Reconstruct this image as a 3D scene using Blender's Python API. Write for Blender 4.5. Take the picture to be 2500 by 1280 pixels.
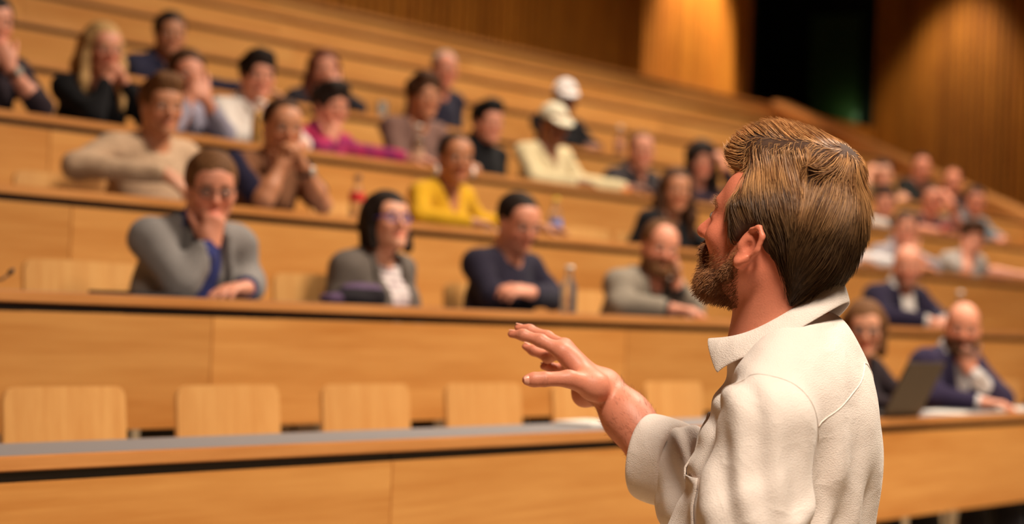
import bpy, bmesh, math, random
import numpy as np
from mathutils import Vector, Matrix, Euler

for _o in list(bpy.data.objects): bpy.data.objects.remove(_o)
SC = bpy.context.scene
COL = SC.collection
R = math.radians
rnd = random.Random(7)

# ------------------------------------------------------------------ camera
ZC = 1.50                                   # lens height above the stage floor
TH, PITCH, ROLL = R(53.75), R(1.53), R(2.2)
_v = Vector((math.sin(TH)*math.cos(PITCH), math.cos(TH)*math.cos(PITCH), math.sin(PITCH)))
_r = Vector((math.cos(TH), -math.sin(TH), 0)); _u = _r.cross(_v)
_r2 = math.cos(ROLL)*_r + math.sin(ROLL)*_u; _u2 = -math.sin(ROLL)*_r + math.cos(ROLL)*_u
cd = bpy.data.cameras.new('camera'); cam = bpy.data.objects.new('camera', cd); COL.objects.link(cam)
cam.matrix_world = Matrix(((_r2.x, _u2.x, -_v.x, 0), (_r2.y, _u2.y, -_v.y, 0), (_r2.z, _u2.z, -_v.z, ZC), (0, 0, 0, 1)))
cd.sensor_fit = 'HORIZONTAL'; cd.sensor_width = 36.0; cd.lens = 70.0
cd.clip_start = .05; cd.clip_end = 100
cd.dof.use_dof = True; cd.dof.focus_distance = 3.02; cd.dof.aperture_fstop = 2.8
SC.camera = cam

# ------------------------------------------------------------------ world, exposure, lights
w = bpy.data.worlds.new('world'); SC.world = w; w.use_nodes = True
w.node_tree.nodes['Background'].inputs[0].default_value = (1.0, .74, .48, 1)
w.node_tree.nodes['Background'].inputs[1].default_value = .0
vs = SC.view_settings; vs.view_transform = 'Standard'; vs.look = 'None'; vs.gamma = 1.0; vs.use_curve_mapping = False
vs.exposure = 0.0
WARM = (1.0, .88, .72)
CEIL = 7.2

def area(name, loc, size, power, target=None, col=WARM, shape='DISK'):
    l = bpy.data.lights.new(name, 'AREA'); l.shape = shape; l.size = size; l.energy = power; l.color = col
    o = bpy.data.objects.new(name, l); COL.objects.link(o); o.location = loc
    l.spread = R(135)
    if target is not None:
        o.rotation_euler = (Vector(target) - Vector(loc)).to_track_quat('-Z', 'Y').to_euler()
    return o
def spot(name, loc, target, power, angle, blend=.7, size=.12, col=WARM):
    l = bpy.data.lights.new(name, 'SPOT'); l.energy = power; l.spot_size = R(angle); l.spot_blend = blend
    l.shadow_soft_size = size; l.color = col
    o = bpy.data.objects.new(name, l); COL.objects.link(o); o.location = loc
    o.rotation_euler = (Vector(target) - Vector(loc)).to_track_quat('-Z', 'Y').to_euler()
    return o

# lamps hung under the ceiling: positions are reused below for their housings
LAMPS = [  # x, y, z, size, power, target
    (0.85, -0.4, 5.3, 1.0, 64, (2.55, 1.45, 1.3)),
    (6.3, 1.0, 6.6, 1.4, 300, (6.2, 3.0, 1.0)),
    (9.0, 1.6, 6.6, 1.4, 95, (8.6, 3.8, 1.2)),
    (8.4, 4.6, 6.8, 1.4, 45, None),
    (11.4, 4.8, 6.8, 1.4, 80, None),
    (15.0, 4.6, 6.8, 1.4, 240, None),
    (10.2, 7.6, 6.9, 1.2, 90, None),
    (14.0, 7.6, 6.9, 1.2, 90, None),
]
for i, (x, y, z, s_, p_, t_) in enumerate(LAMPS):
    _l = area('hall_lamp_light', (x, y, z - .03), s_, p_, t_ if t_ else (x, y, 0))
    if i == 0: _l.data.spread = R(80)          # stage lamp with a tighter hood
WASH = [  # wall washers close to the walls: x, y, target, power
    (17.55, 10.2, (17.6, 10.9, 3.0), 1150),
    (20.6, 9.3, (21.5, 9.5, 3.1), 300),
    (20.3, 7.9, (21.4, 7.9, 3.1), 40),
]
for x, y, t_, p_ in WASH: spot('wall_washer_light', (x, y, 6.2), t_, p_, 62)

# ------------------------------------------------------------------ node helpers
def new_mat(name):
    m = bpy.data.materials.new(name); m.use_nodes = True
    nt = m.node_tree; b = nt.nodes['Principled BSDF']
    return m, nt, b
def srgb(r, g, b):
    def f(c):
        c /= 255.0
        return c/12.92 if c <= .04045 else ((c+.055)/1.055)**2.4
    return (f(r), f(g), f(b), 1)
def nd(nt, t, **kw):
    n = nt.nodes.new(t)
    for k, v in kw.items():
        if k in n.inputs: n.inputs[k].default_value = v
        else: setattr(n, k, v)
    return n
def lk(nt, a, b): nt.links.new(a, b)

def wood(name, c0, c1, scale=(1.2, 14, 14), rough=.42, vary=.10, bump=.02):
    """veneer: long streaks along local x; each object shifts the figure and tone a little"""
    m, nt, b = new_mat(name)
    tc = nd(nt, 'ShaderNodeTexCoord'); oi = nd(nt, 'ShaderNodeObjectInfo')
    off = nd(nt, 'ShaderNodeVectorMath', operation='SCALE'); cx = nd(nt, 'ShaderNodeCombineXYZ')
    for k in range(3): lk(nt, oi.outputs['Random'], cx.inputs[k])
    lk(nt, cx.outputs[0], off.inputs[0]); off.inputs['Scale'].default_value = 37.0
    add = nd(nt, 'ShaderNodeVectorMath', operation='ADD'); lk(nt, tc.outputs['Object'], add.inputs[0]); lk(nt, off.outputs[0], add.inputs[1])
    mp = nd(nt, 'ShaderNodeMapping'); mp.inputs['Scale'].default_value = scale; lk(nt, add.outputs[0], mp.inputs[0])
    n1 = nd(nt, 'ShaderNodeTexNoise', Scale=1.0, Detail=5.0, Roughness=.6); lk(nt, mp.outputs[0], n1.inputs['Vector'])
    mp2 = nd(nt, 'ShaderNodeMapping'); mp2.inputs['Scale'].default_value = (scale[0]*3, scale[1]*7, scale[2]*7); lk(nt, add.outputs[0], mp2.inputs[0])
    n2 = nd(nt, 'ShaderNodeTexNoise', Scale=1.0, Detail=3.0); lk(nt, mp2.outputs[0], n2.inputs['Vector'])
    mx = nd(nt, 'ShaderNodeMath', operation='MULTIPLY_ADD'); lk(nt, n2.outputs['Fac'], mx.inputs[0]); mx.inputs[1].default_value = .45; 
    lk(nt, n1.outputs['Fac'], mx.inputs[2])
    rp = nd(nt, 'ShaderNodeValToRGB'); lk(nt, mx.outputs[0], rp.inputs[0])
    rp.color_ramp.elements[0].position = .42; rp.color_ramp.elements[0].color = c0
    rp.color_ramp.elements[1].position = 1.0; rp.color_ramp.elements[1].color = c1
    hs = nd(nt, 'ShaderNodeHueSaturation'); lk(nt, rp.outputs[0], hs.inputs['Color'])
    mr = nd(nt, 'ShaderNodeMapRange'); lk(nt, oi.outputs['Random'], mr.inputs[0]); mr.inputs[3].default_value = 1-vary; mr.inputs[4].default_value = 1+vary
    lk(nt, mr.outputs[0], hs.inputs['Value']); lk(nt, hs.outputs[0], b.inputs['Base Color'])
    b.inputs['Roughness'].default_value = rough
    bp = nd(nt, 'ShaderNodeBump', Strength=.25, Distance=bump*.1); lk(nt, mx.outputs[0], bp.inputs['Height']); lk(nt, bp.outputs[0], b.inputs['Normal'])
    return m
def plain(name, col, rough=.6, metal=0.0, noise=.0, bump=0.0, nscale=40.0, spec=.5):
    m, nt, b = new_mat(name)
    b.inputs['Base Color'].default_value = col; b.inputs['Roughness'].default_value = rough; b.inputs['Metallic'].default_value = metal
    b.inputs['Specular IOR Level'].default_value = spec
    tc = nd(nt, 'ShaderNodeTexCoord'); n = nd(nt, 'ShaderNodeTexNoise', Scale=nscale, Detail=4.0); lk(nt, tc.outputs['Object'], n.inputs['Vector'])
    if noise:
        hs = nd(nt, 'ShaderNodeHueSaturation'); hs.inputs['Color'].default_value = col
        mr = nd(nt, 'ShaderNodeMapRange'); lk(nt, n.outputs['Fac'], mr.inputs[0]); mr.inputs[1].default_value = .3; mr.inputs[2].default_value = .7
        mr.inputs[3].default_value = 1-noise; mr.inputs[4].default_value = 1+noise
        lk(nt, mr.outputs[0], hs.inputs['Value']); lk(nt, hs.outputs[0], b.inputs['Base Color'])
    if bump:
        bp = nd(nt, 'ShaderNodeBump', Strength=.6, Distance=bump); lk(nt, n.outputs['Fac'], bp.inputs['Height']); lk(nt, bp.outputs[0], b.inputs['Normal'])
    return m
def fabric(name, col, noise=.12, bump=.002, nscale=90.0, rough=.92, sheen=.04):
    m = plain(name, col, rough, 0, noise, bump, nscale, .2)
    m.node_tree.nodes['Principled BSDF'].inputs['Sheen Weight'].default_value = sheen
    return m
def attr_mat(name, rough=.5, spec=.4, sss=0.0, bump=0.0, nscale=300.0):
    """colour from the mesh's own 'Col' attribute (skin, printed cloth)"""
    m, nt, b = new_mat(name)
    a = nd(nt, 'ShaderNodeAttribute', attribute_name='Col'); tc = nd(nt, 'ShaderNodeTexCoord')
    n = nd(nt, 'ShaderNodeTexNoise', Scale=nscale, Detail=3.0); lk(nt, tc.outputs['Object'], n.inputs['Vector'])
    hs = nd(nt, 'ShaderNodeHueSaturation'); lk(nt, a.outputs['Color'], hs.inputs['Color'])
    mr = nd(nt, 'ShaderNodeMapRange'); lk(nt, n.outputs['Fac'], mr.inputs[0]); mr.inputs[3].default_value = .90; mr.inputs[4].default_value = 1.10
    lk(nt, mr.outputs[0], hs.inputs['Value']); lk(nt, hs.outputs[0], b.inputs['Base Color'])
    b.inputs['Roughness'].default_value = rough; b.inputs['Specular IOR Level'].default_value = spec
    if sss:
        b.inputs['Subsurface Weight'].default_value = sss; b.inputs['Subsurface Radius'].default_value = (.010, .004, .002); b.inputs['Subsurface Scale'].default_value = 1.0
    if bump:
        bp = nd(nt, 'ShaderNodeBump', Strength=.5, Distance=bump); lk(nt, n.outputs['Fac'], bp.inputs['Height']); lk(nt, bp.outputs[0], b.inputs['Normal'])
    return m

M = {}
M['panel'] = wood('oak_veneer_panel', srgb(190, 120, 52), srgb(224, 162, 90), (.9, 10, 10), .42, .10)
M['desk'] = wood('oak_desk_top', srgb(186, 118, 58), srgb(216, 152, 90), (1.5, 16, 16), .38, .04)
M['chair'] = wood('beech_plywood', srgb(208, 144, 78), srgb(230, 174, 106), (46, 46, 2.2), .38, .03, .0)
M['slat'] = wood('stained_wall_slat', srgb(146, 80, 20), srgb(194, 122, 38), (8, 8, .8), .45, .14)
M['lino'] = plain('grey_linoleum', srgb(132, 128, 130), .5, 0, .04, 0, 200)
M['gap'] = plain('black_anodised_profile', srgb(26, 20, 18), .45, .2)
M['steel'] = plain('brushed_steel', srgb(170, 165, 158), .35, .9)
M['floor'] = plain('beige_linoleum_floor', srgb(186, 164, 132), .45, 0, .06, 0, 6)
M['dark'] = plain('dark_painted_lining', srgb(16, 14, 13), .7)
M['ceil'] = plain('white_acoustic_ceiling', srgb(128, 108, 88), .9, 0, .03, 0, 30)
M['backing'] = plain('dark_wall_backing', srgb(70, 38, 14), .8)

# ------------------------------------------------------------------ object helpers
def link(name, me, mat=None, parent=None, loc=(0, 0, 0), rot=None):
    o = bpy.data.objects.new(name, me); COL.objects.link(o); o.location = loc
    if rot is not None: o.rotation_euler = rot
    if mat is not None and me is not None:
        if not me.materials: me.materials.append(mat)
        elif me.materials[0] is not mat:
            o.material_slots[0].link = 'OBJECT'; o.material_slots[0].material = mat
    if parent is not None: o.parent = parent
    return o
def empty(name, loc=(0, 0, 0), rotz=0.0):
    o = bpy.data.objects.new(name, None); COL.objects.link(o); o.location = loc; o.rotation_euler = (0, 0, rotz); o.empty_display_size = .1
    return o
def tag(o, label=None, cat=None, group=None, kind=None):
    if label: o['label'] = label
    if cat: o['category'] = cat
    if group: o['group'] = group
    if kind: o['kind'] = kind
    return o
def arr_mesh(name, V, F, smooth=True, colors=None, normals_fix=False):
    me = bpy.data.meshes.new(name)
    V = np.asarray(V, np.float32); F = np.asarray(F, np.int32)
    nv, nf, k = len(V), len(F), F.shape[1]
    me.vertices.add(nv); me.vertices.foreach_set('co', V.ravel())
    me.loops.add(nf*k); me.loops.foreach_set('vertex_index', F.ravel())
    me.polygons.add(nf); me.polygons.foreach_set('loop_start', np.arange(0, nf*k, k, dtype=np.int32))
    me.polygons.foreach_set('use_smooth', np.full(nf, smooth, dtype=bool))
    me.update(calc_edges=True); me.validate()
    if colors is not None: set_col(me, colors)
    return me
def set_col(me, colors):
    a = me.color_attributes.new('Col', 'FLOAT_COLOR', 'POINT')
    c = np.ones((len(me.vertices), 4), np.float32); c[:, :3] = np.asarray(colors)[:, :3]
    a.data.foreach_set('color', c.ravel())
def bm_mesh(name, bm, smooth=False):
    me = bpy.data.meshes.new(name); bm.normal_update(); bm.to_mesh(me); bm.free()
    if smooth: me.polygons.foreach_set('use_smooth', np.ones(len(me.polygons), bool))
    return me
def box_bm(bm, lo, hi, bev=0.0, seg=2):
    lo, hi = Vector(lo), Vector(hi)
    r = bmesh.ops.create_cube(bm, size=1.0)
    for v in r['verts']:
        v.co = Vector(((lo[i]+hi[i])/2 + v.co[i]*(hi[i]-lo[i]) for i in range(3)))
    if bev:
        es = list({e for v in r['verts'] for e in v.link_edges})
        bmesh.ops.bevel(bm, geom=es, offset=bev, segments=seg, affect='EDGES', clamp_overlap=True)
def box(name, lo, hi, mat, parent=None, bev=0.0, loc=(0, 0, 0), rot=None, seg=2):
    bm = bmesh.new(); box_bm(bm, lo, hi, bev, seg)
    return link(name, bm_mesh(name, bm), mat, parent, loc, rot)
def tube(name, pts, rad, mat, parent=None, n=8, closed=False, caps=True):
    """swept round tube; rad may be a number or a list"""
    P = [Vector(p) for p in pts]; rr = rad if isinstance(rad, (list, tuple)) else [rad]*len(P)
    V, F = [], []; up = None
    for i, p in enumerate(P):
        a = P[i-1] if (i > 0 or closed) else p; b = P[(i+1) % len(P)] if (i < len(P)-1 or closed) else p
        t = (b-a).normalized()
        if up is None: up = t.orthogonal().normalized()
        up = (up - t*up.dot(t)).normalized(); s = t.cross(up)
        for j in range(n):
            an = 2*math.pi*j/n; V.append(p + (up*math.cos(an) + s*math.sin(an))*rr[i])
    m = len(P)
    for i in range(m if closed else m-1):
        for j in range(n):
            a, b = i*n+j, i*n+(j+1) % n; c, d = ((i+1) % m)*n+(j+1) % n, ((i+1) % m)*n+j
            F.append((a, b, c, d))
    me = bpy.data.meshes.new(name)
    if caps and not closed: F2 = F + [tuple(range(n-1, -1, -1)), tuple((m-1)*n+j for j in range(n))]
    else: F2 = F
    me.from_pydata([tuple(v) for v in V], [], F2); me.update()
    me.polygons.foreach_set('use_smooth', np.array([len(f) == 4 for f in F2], bool))
    return link(name, me, mat, parent)
def lathe(name, prof, mat, parent=None, n=20, loc=(0, 0, 0)):
    V, F = [], []
    for r_, z in prof:
        for j in range(n): V.append((r_*math.cos(2*math.pi*j/n), r_*math.sin(2*math.pi*j/n), z))
    for i in range(len(prof)-1):
        for j in range(n): F.append((i*n+j, i*n+(j+1) % n, (i+1)*n+(j+1) % n, (i+1)*n+j))
    me = bpy.data.meshes.new(name)
    me.from_pydata(V, [], F + [tuple(range(n-1, -1, -1)), tuple((len(prof)-1)*n+j for j in range(n))]); me.update()
    me.polygons.foreach_set('use_smooth', np.array([len(p.vertices) == 4 for p in me.polygons], bool))
    return link(name, me, mat, parent, loc)
ORD = ['front', 'second', 'third', 'fourth', 'fifth', 'sixth', 'seventh', 'eighth', 'topmost']

# ------------------------------------------------------------------ hall geometry
D0, PITCH_R, Z0, RISE = 3.143, .9, ZC - .3525, .335
DESKH, DESKD = .77, .30
def rowD(k): return D0 + k*PITCH_R                 # y of the front edge of desk k
def rowT(k): return Z0 + k*RISE + .032             # top of desk k
def rowF(k): return rowT(k) - DESKH                # floor under row k
def rowE(k): return 17.0 + (k-4)*.4575             # right-hand end of row k
XL = -2.5
NR = 9
# ------------------------------------------------------------------ floor, risers, walls
def prism_yz(name, prof, x0, x1, mat, parent=None):
    """closed y-z outline pushed along x"""
    n = len(prof); V = [(x0, y, z) for y, z in prof] + [(x1, y, z) for y, z in prof]
    F = [tuple(range(n-1, -1, -1)), tuple(range(n, 2*n))] + [(i, (i+1) % n, n+(i+1) % n, n+i) for i in range(n)]
    me = bpy.data.meshes.new(name); me.from_pydata(V, [], F)
    bm = bmesh.new(); bm.from_mesh(me); bmesh.ops.recalc_face_normals(bm, faces=bm.faces); bm.to_mesh(me); bm.free()
    return link(name, me, mat, parent)
XR = 21.9
prof = [(-6, -.2), (-6, 0), (2.55, 0), (2.55, rowF(0)/3), (2.75, rowF(0)/3), (2.75, rowF(0)*2/3), (2.95, rowF(0)*2/3), (2.95, rowF(0))]
for k in range(1, NR):
    prof += [(rowD(k)+.03, rowF(k-1)), (rowD(k)+.03, rowF(k))]
prof += [(12.6, rowF(NR-1)), (12.6, -.2)]
floor = prism_yz('floor', prof, XL-1.5, XR, M['floor']); tag(floor, kind='structure')
ceil = box('ceiling', (XL-1.5, -6, CEIL), (XR+.3, 12.6, CEIL+.15), M['ceil']); tag(ceil, kind='structure')
wl = box('wall_left', (XL-1.7, -6, -.2), (XL-1.5, 12.6, CEIL), M['panel']); tag(wl, kind='structure')
wf = box('wall_front', (XL-1.5, -6.2, -.2), (XR, -6, CEIL), M['ceil']); tag(wf, kind='structure')

# slatted timber walls: a backing plane with proud vertical slats, each its own piece
def slat_wall(name, p0, p1, z0, z1, pitch=.085, t=.05):
    a, b = Vector((p0[0], p0[1], 0)), Vector((p1[0], p1[1], 0)); L = (b-a).length; d = (b-a)/L; ang = math.atan2(d.y, d.x)
    bw = box(name, (0, 0, z0), (L, .12, z1), M['backing'], None, 0, (a.x, a.y, 0), (0, 0, ang)); tag(bw, kind='structure')
    bm = bmesh.new(); box_bm(bm, (0, -.028, z0), (t, .002, z1)); me = bm_mesh('slat', bm); me.materials.append(M['slat'])
    n = int(L/pitch)
    for i in range(n):
        o = bpy.data.objects.new('slat', me); COL.objects.link(o); o.parent = bw; o.location = (.01 + i*L/n, 0, 0)
    return bw
zb = rowF(NR-1)
YB = 10.95
wb = box('wall_back', (XL-1.5, YB, zb), (12.2, YB+.12, CEIL), M['slat']); tag(wb, kind='structure')
slat_wall('wall_back_recess', (12.2, YB), (16.62, YB), zb, CEIL, .11, .085)
slat_wall('wall_back_panel', (16.62, YB-.24), (18.45, YB-.24), zb, CEIL, .085, .06)
box('return', (16.60, YB-.24, zb), (16.66, YB+.12, CEIL), M['slat'], wb)
slat_wall('wall_back_return', (18.45, YB-.17), (19.15, YB-.03), zb, CEIL, .085, .06)
slat_wall('wall_right', (21.55, 10.55), (21.05, 2.0), zb-2.0, CEIL, .085, .055)
# dark doorway between the back wall and the right wall
DZ = 2.41 + ZC
dr = box('door_1', (19.15, YB+1.6, zb), (22.4, YB+1.7, CEIL), M['dark']); tag(dr, kind='structure')
M['greenglass'] = plain('dark_green_glass', srgb(70, 84, 56), .35)
box('jamb', (19.15, YB-.05, zb), (19.22, YB+1.6, CEIL), M['dark'], dr)
box('side_lining', (22.3, 10.5, zb), (22.4, YB+1.7, CEIL), M['dark'], dr)
box('soffit', (19.15, YB-.05, CEIL-.5), (22.4, YB+1.65, CEIL), M['dark'], dr)
box('door_leaf', (20.2, YB+1.50, DZ-.3), (21.2, YB+1.56, CEIL-.6), M['dark'], dr)
box('glass_pane', (22.24, 11.10, 3.96), (22.29, 11.80, 5.4), M['greenglass'], dr)
em = lathe('added_green_lamp', [(.05, 0), (.06, .01), (.05, .05), (.01, .06)], plain('added_lamp_lens', srgb(60, 200, 90), .3), dr, 14); em.location = (22.18, 11.25, 3.98)  # unseen lamp, added to give the dark pane a green glow
_g = bpy.data.lights.new('added_green_light', 'POINT'); _g.energy = .8; _g.color = (.6, 1.0, .45); _g.shadow_soft_size = .06
_go = bpy.data.objects.new('added_green_light', _g); COL.objects.link(_go); _go.location = (22.02, 11.2, 4.12)  # light of the added lamp, tinting the pane green
sill = box('trim_1', (19.0, 10.55, zb), (21.7, 10.70, DZ-.02), M['slat']); tag(sill, kind='structure')

# sloped timber cheek closing the right-hand ends of the rows
def cheek():
    pts = [(rowE(k), rowD(k), rowT(k)) for k in range(-1, NR)]
    (x0, y0, z0), (x1, y1, z1) = pts[0], pts[-1]
    L = math.hypot(x1-x0, y1-y0); a = math.atan2(y1-y0, x1-x0)
    V = []; 
    for s in (-.03, .03):
        V += [(0, s, -1.2), (0, s, z0), (L, s, z1), (L, s, zb-.1)]
    F = [(3, 2, 1, 0), (4, 5, 6, 7)] + [(i, (i+1) % 4, 4+(i+1) % 4, 4+i) for i in range(4)]
    me = bpy.data.meshes.new('trim'); me.from_pydata(V, [], F)
    bm = bmesh.new(); bm.from_mesh(me); bmesh.ops.recalc_face_normals(bm, faces=bm.faces); bm.to_mesh(me); bm.free()
    o = link('trim_2', me, M['panel'], None, (x0, y0, 0), (0, 0, a)); tag(o, kind='structure')
    sl = math.atan2(z1-z0, L); LL = math.hypot(L, z1-z0)
    box('cap_rail', (0, -.09, -.02), (LL, .09, .05), M['desk'], o, .006, (0, 0, z0), (0, -sl, 0))
cheek()

# small round fitting high on the back wall
sp = lathe('wall_fitting', [(.03, 0), (.055, .004), (.06, .02), (.045, .04), (.01, .05)], plain('pale_plastic', srgb(236, 214, 190), .4), None, 20)
sp.location = (14.65, YB-.03, 0); sp.rotation_euler = (R(90), 0, 0)
tag(sp, 'small round pale fitting high on the dark slatted back wall', 'fitting')

# lamp housings under the ceiling
M['glow'] = None
def housings():
    mb = plain('lamp_housing', srgb(40, 36, 32), .5, .4)
    for i, (x, y, z, s_, p_, t_) in enumerate(LAMPS):
        e = empty('ceiling_lamp', (x, y, z)); tag(e, 'round ceiling lamp %s the rows, out of the picture above' % ['over the stage before', 'over the desks in', 'over the right front of', 'above the left middle of', 'above the centre of', 'above the right of', 'above the upper middle of', 'above the upper right of'][i], 'lamp', 'ceiling lamps')
        d = (Vector(t_) - Vector((x, y, z))) if t_ else Vector((0, 0, -1))
        h = lathe('housing', [(s_/2+.03, 0), (s_/2+.05, .02), (s_/2+.05, .16), (s_/4, .24)], mb, e, 28)
        h.rotation_euler = d.to_track_quat('-Z', 'Y').to_euler()
        tube('stem', [(0, 0, .1), (0, 0, CEIL-z)], .015, mb, e, 6)
    for x, y, t_, p_ in WASH:
        e = empty('wall_washer', (x, y, 6.3)); tag(e, 'small spotlight aimed at the slatted wall near x %d' % 0 if False else 'small ceiling spotlight washing the %s' % ('golden back wall panel' if y > 10 else ('upper right wall beside the doorway' if y > 9 else 'right wall above the cheek')), 'spotlight', 'wall washer spotlights')
        lathe('housing', [(.10, .10), (.105, .22), (.08, .30), (.02, .32)], mb, e, 16)
        tube('stem', [(0, 0, .3), (0, 0, CEIL-6.3)], .01, mb, e, 6)
housings()

# ------------------------------------------------------------------ desks
SEAM = {0: 3.822, 1: 4.085, 2: 4.334, 3: 5.0, 4: 4.6, 5: 5.4, 6: 4.9, 7: 5.7, 8: 6.0}
PW = 2.174
def desk_row(k):
    D, T, F, xe = rowD(k), rowT(k), rowF(k), rowE(k)-.03
    e = empty('lecture_desk', (XL, D, F))
    lab = {0: 'long front row desk with grey writing surface, nearest the speaker', 8: 'topmost timber parapet behind the empty upper rows',
           7: 'empty eighth row desk just below the topmost parapet', 6: 'empty seventh row desk of pale oak', 5: 'empty sixth row desk of pale oak above the navy shirted man'}
    tag(e, lab.get(k, 'long oak %s row desk counted up from the speaker' % ORD[k]), 'desk', 'tiered lecture desks')
    x0, x1 = XL, xe
    def bx(n, lo, hi, m, bev=0): return box(n, (lo[0]-XL, lo[1]-D, lo[2]-F), (hi[0]-XL, hi[1]-D, hi[2]-F), m, e, bev)
    bx('desktop', (x0, D, T-.030), (x1, D+DESKD, T), M['desk'], .003)
    bx('writing_surface', (x0, D+.022, T-.004), (x1, D+DESKD-.02, T+.0012), M['lino'])
    # recessed black profile in short lengths between desktop and front panels
    xs = []; x = SEAM[k]
    while x > x0: x -= PW
    x += PW; xs = [x0]
    while x < x1-.2: xs.append(x); x += PW
    xs.append(x1)
    for a, b in zip(xs[:-1], xs[1:]):
        bx('shadow_profile', (a+.002, D+.012, T-.052), (b-.002, D+.03, T-.030), M['gap'])
        bx('front_panel', (a+.0015, D+.002, T-.367), (b-.0015, D+.022, T-.053), M['panel'], .0012)
    for a in xs[1:-1]:
        bx('support', (a-.02, D+.03, 0+F), (a+.02, D+.26, T-.031), M['gap'])
for k in range(NR): desk_row(k)

# ------------------------------------------------------------------ chairs
def shell_mesh(name, W, H, rc, bend, t, nx=12, nz=8):
    """bent plywood sheet with rounded top corners: two skins and a rim"""
    bm = bmesh.new(); g = {}
    for k, dy in ((0, 0.0), (1, -t)):
        for j in range(nz+1):
            for i in range(nx+1):
                u = -1+2*i/nx; z = H*(1-(1-j/nz)**1.6); hw = W/2; d = H - z
                if d < rc: hw = W/2 - rc + math.sqrt(max(0, rc*rc-(rc-d)**2))
                x = u*hw; g[k, i, j] = bm.verts.new((x, bend*(1-(x/(W/2))**2)+dy, z))
    for j in range(nz):
        for i in range(nx):
            bm.faces.new((g[0, i, j], g[0, i, j+1], g[0, i+1, j+1], g[0, i+1, j])).smooth = True
            bm.faces.new((g[1, i, j], g[1, i+1, j], g[1, i+1, j+1], g[1, i, j+1])).smooth = True
    loop = [(i, 0) for i in range(nx)] + [(nx, j) for j in range(nz)] + [(i, nz) for i in range(nx, 0, -1)] + [(0, j) for j in range(nz, 0, -1)]
    for a, b in zip(loop, loop[1:]+loop[:1]):
        bm.faces.new((g[0, a[0], a[1]], g[0, b[0], b[1]], g[1, b[0], b[1]], g[1, a[0], a[1]]))
    bmesh.ops.recalc_face_normals(bm, faces=bm.faces)
    for ed in bm.edges:
        if len(ed.link_faces) == 2 and ed.calc_face_angle() > .7: ed.smooth = False
    return bm_mesh(name, bm)
CH_TOP = .872
CHAIR_BACK = shell_mesh('backrest', .395, .36, .036, .022, .012, 14, 16)
CHAIR_SEAT = shell_mesh('seat', .40, .39, .06, -.012, .012)
def leg_mesh():
    o = tube('leg', [(.16, 0, .435), (.19, .0, .0)], .011, M['steel'], None, 8); me = o.data; bpy.data.objects.remove(o); return me
LEG = leg_mesh()
def _cross():
    o = tube('seat_frame', [(-.16, .12, .435), (-.16, -.16, .435), (-.15, -.19, .60), (.15, -.19, .60), (.16, -.16, .435), (.16, .12, .435)], .010, M['steel'], None, 8); me = o.data; bpy.data.objects.remove(o); return me
FRAME = _cross()
def chair(k, x, y, rz, label):
    """origin on the row's floor below the seat; local +y is the way the sitter faces"""
    e = empty('chair', (x, y, rowF(k)), R(180)+rz); tag(e, label, 'chair', 'plywood lecture chairs')
    link('backrest', CHAIR_BACK, M['chair'], e, (0, -.215, CH_TOP-.36), (R(6), 0, 0))
    link('seat', CHAIR_SEAT, M['chair'], e, (0, -.19, .448), (R(-90), 0, 0)).rotation_euler = (R(-90), 0, 0)
    for sx, sy in ((1, .12), (-1, .12), (1, -.16), (-1, -.16)):
        link('leg', LEG, M['steel'], e, (0, sy, 0), None).scale = (sx, 1, 1)
    link('seat_frame', FRAME, M['steel'], e)
    return e
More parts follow.
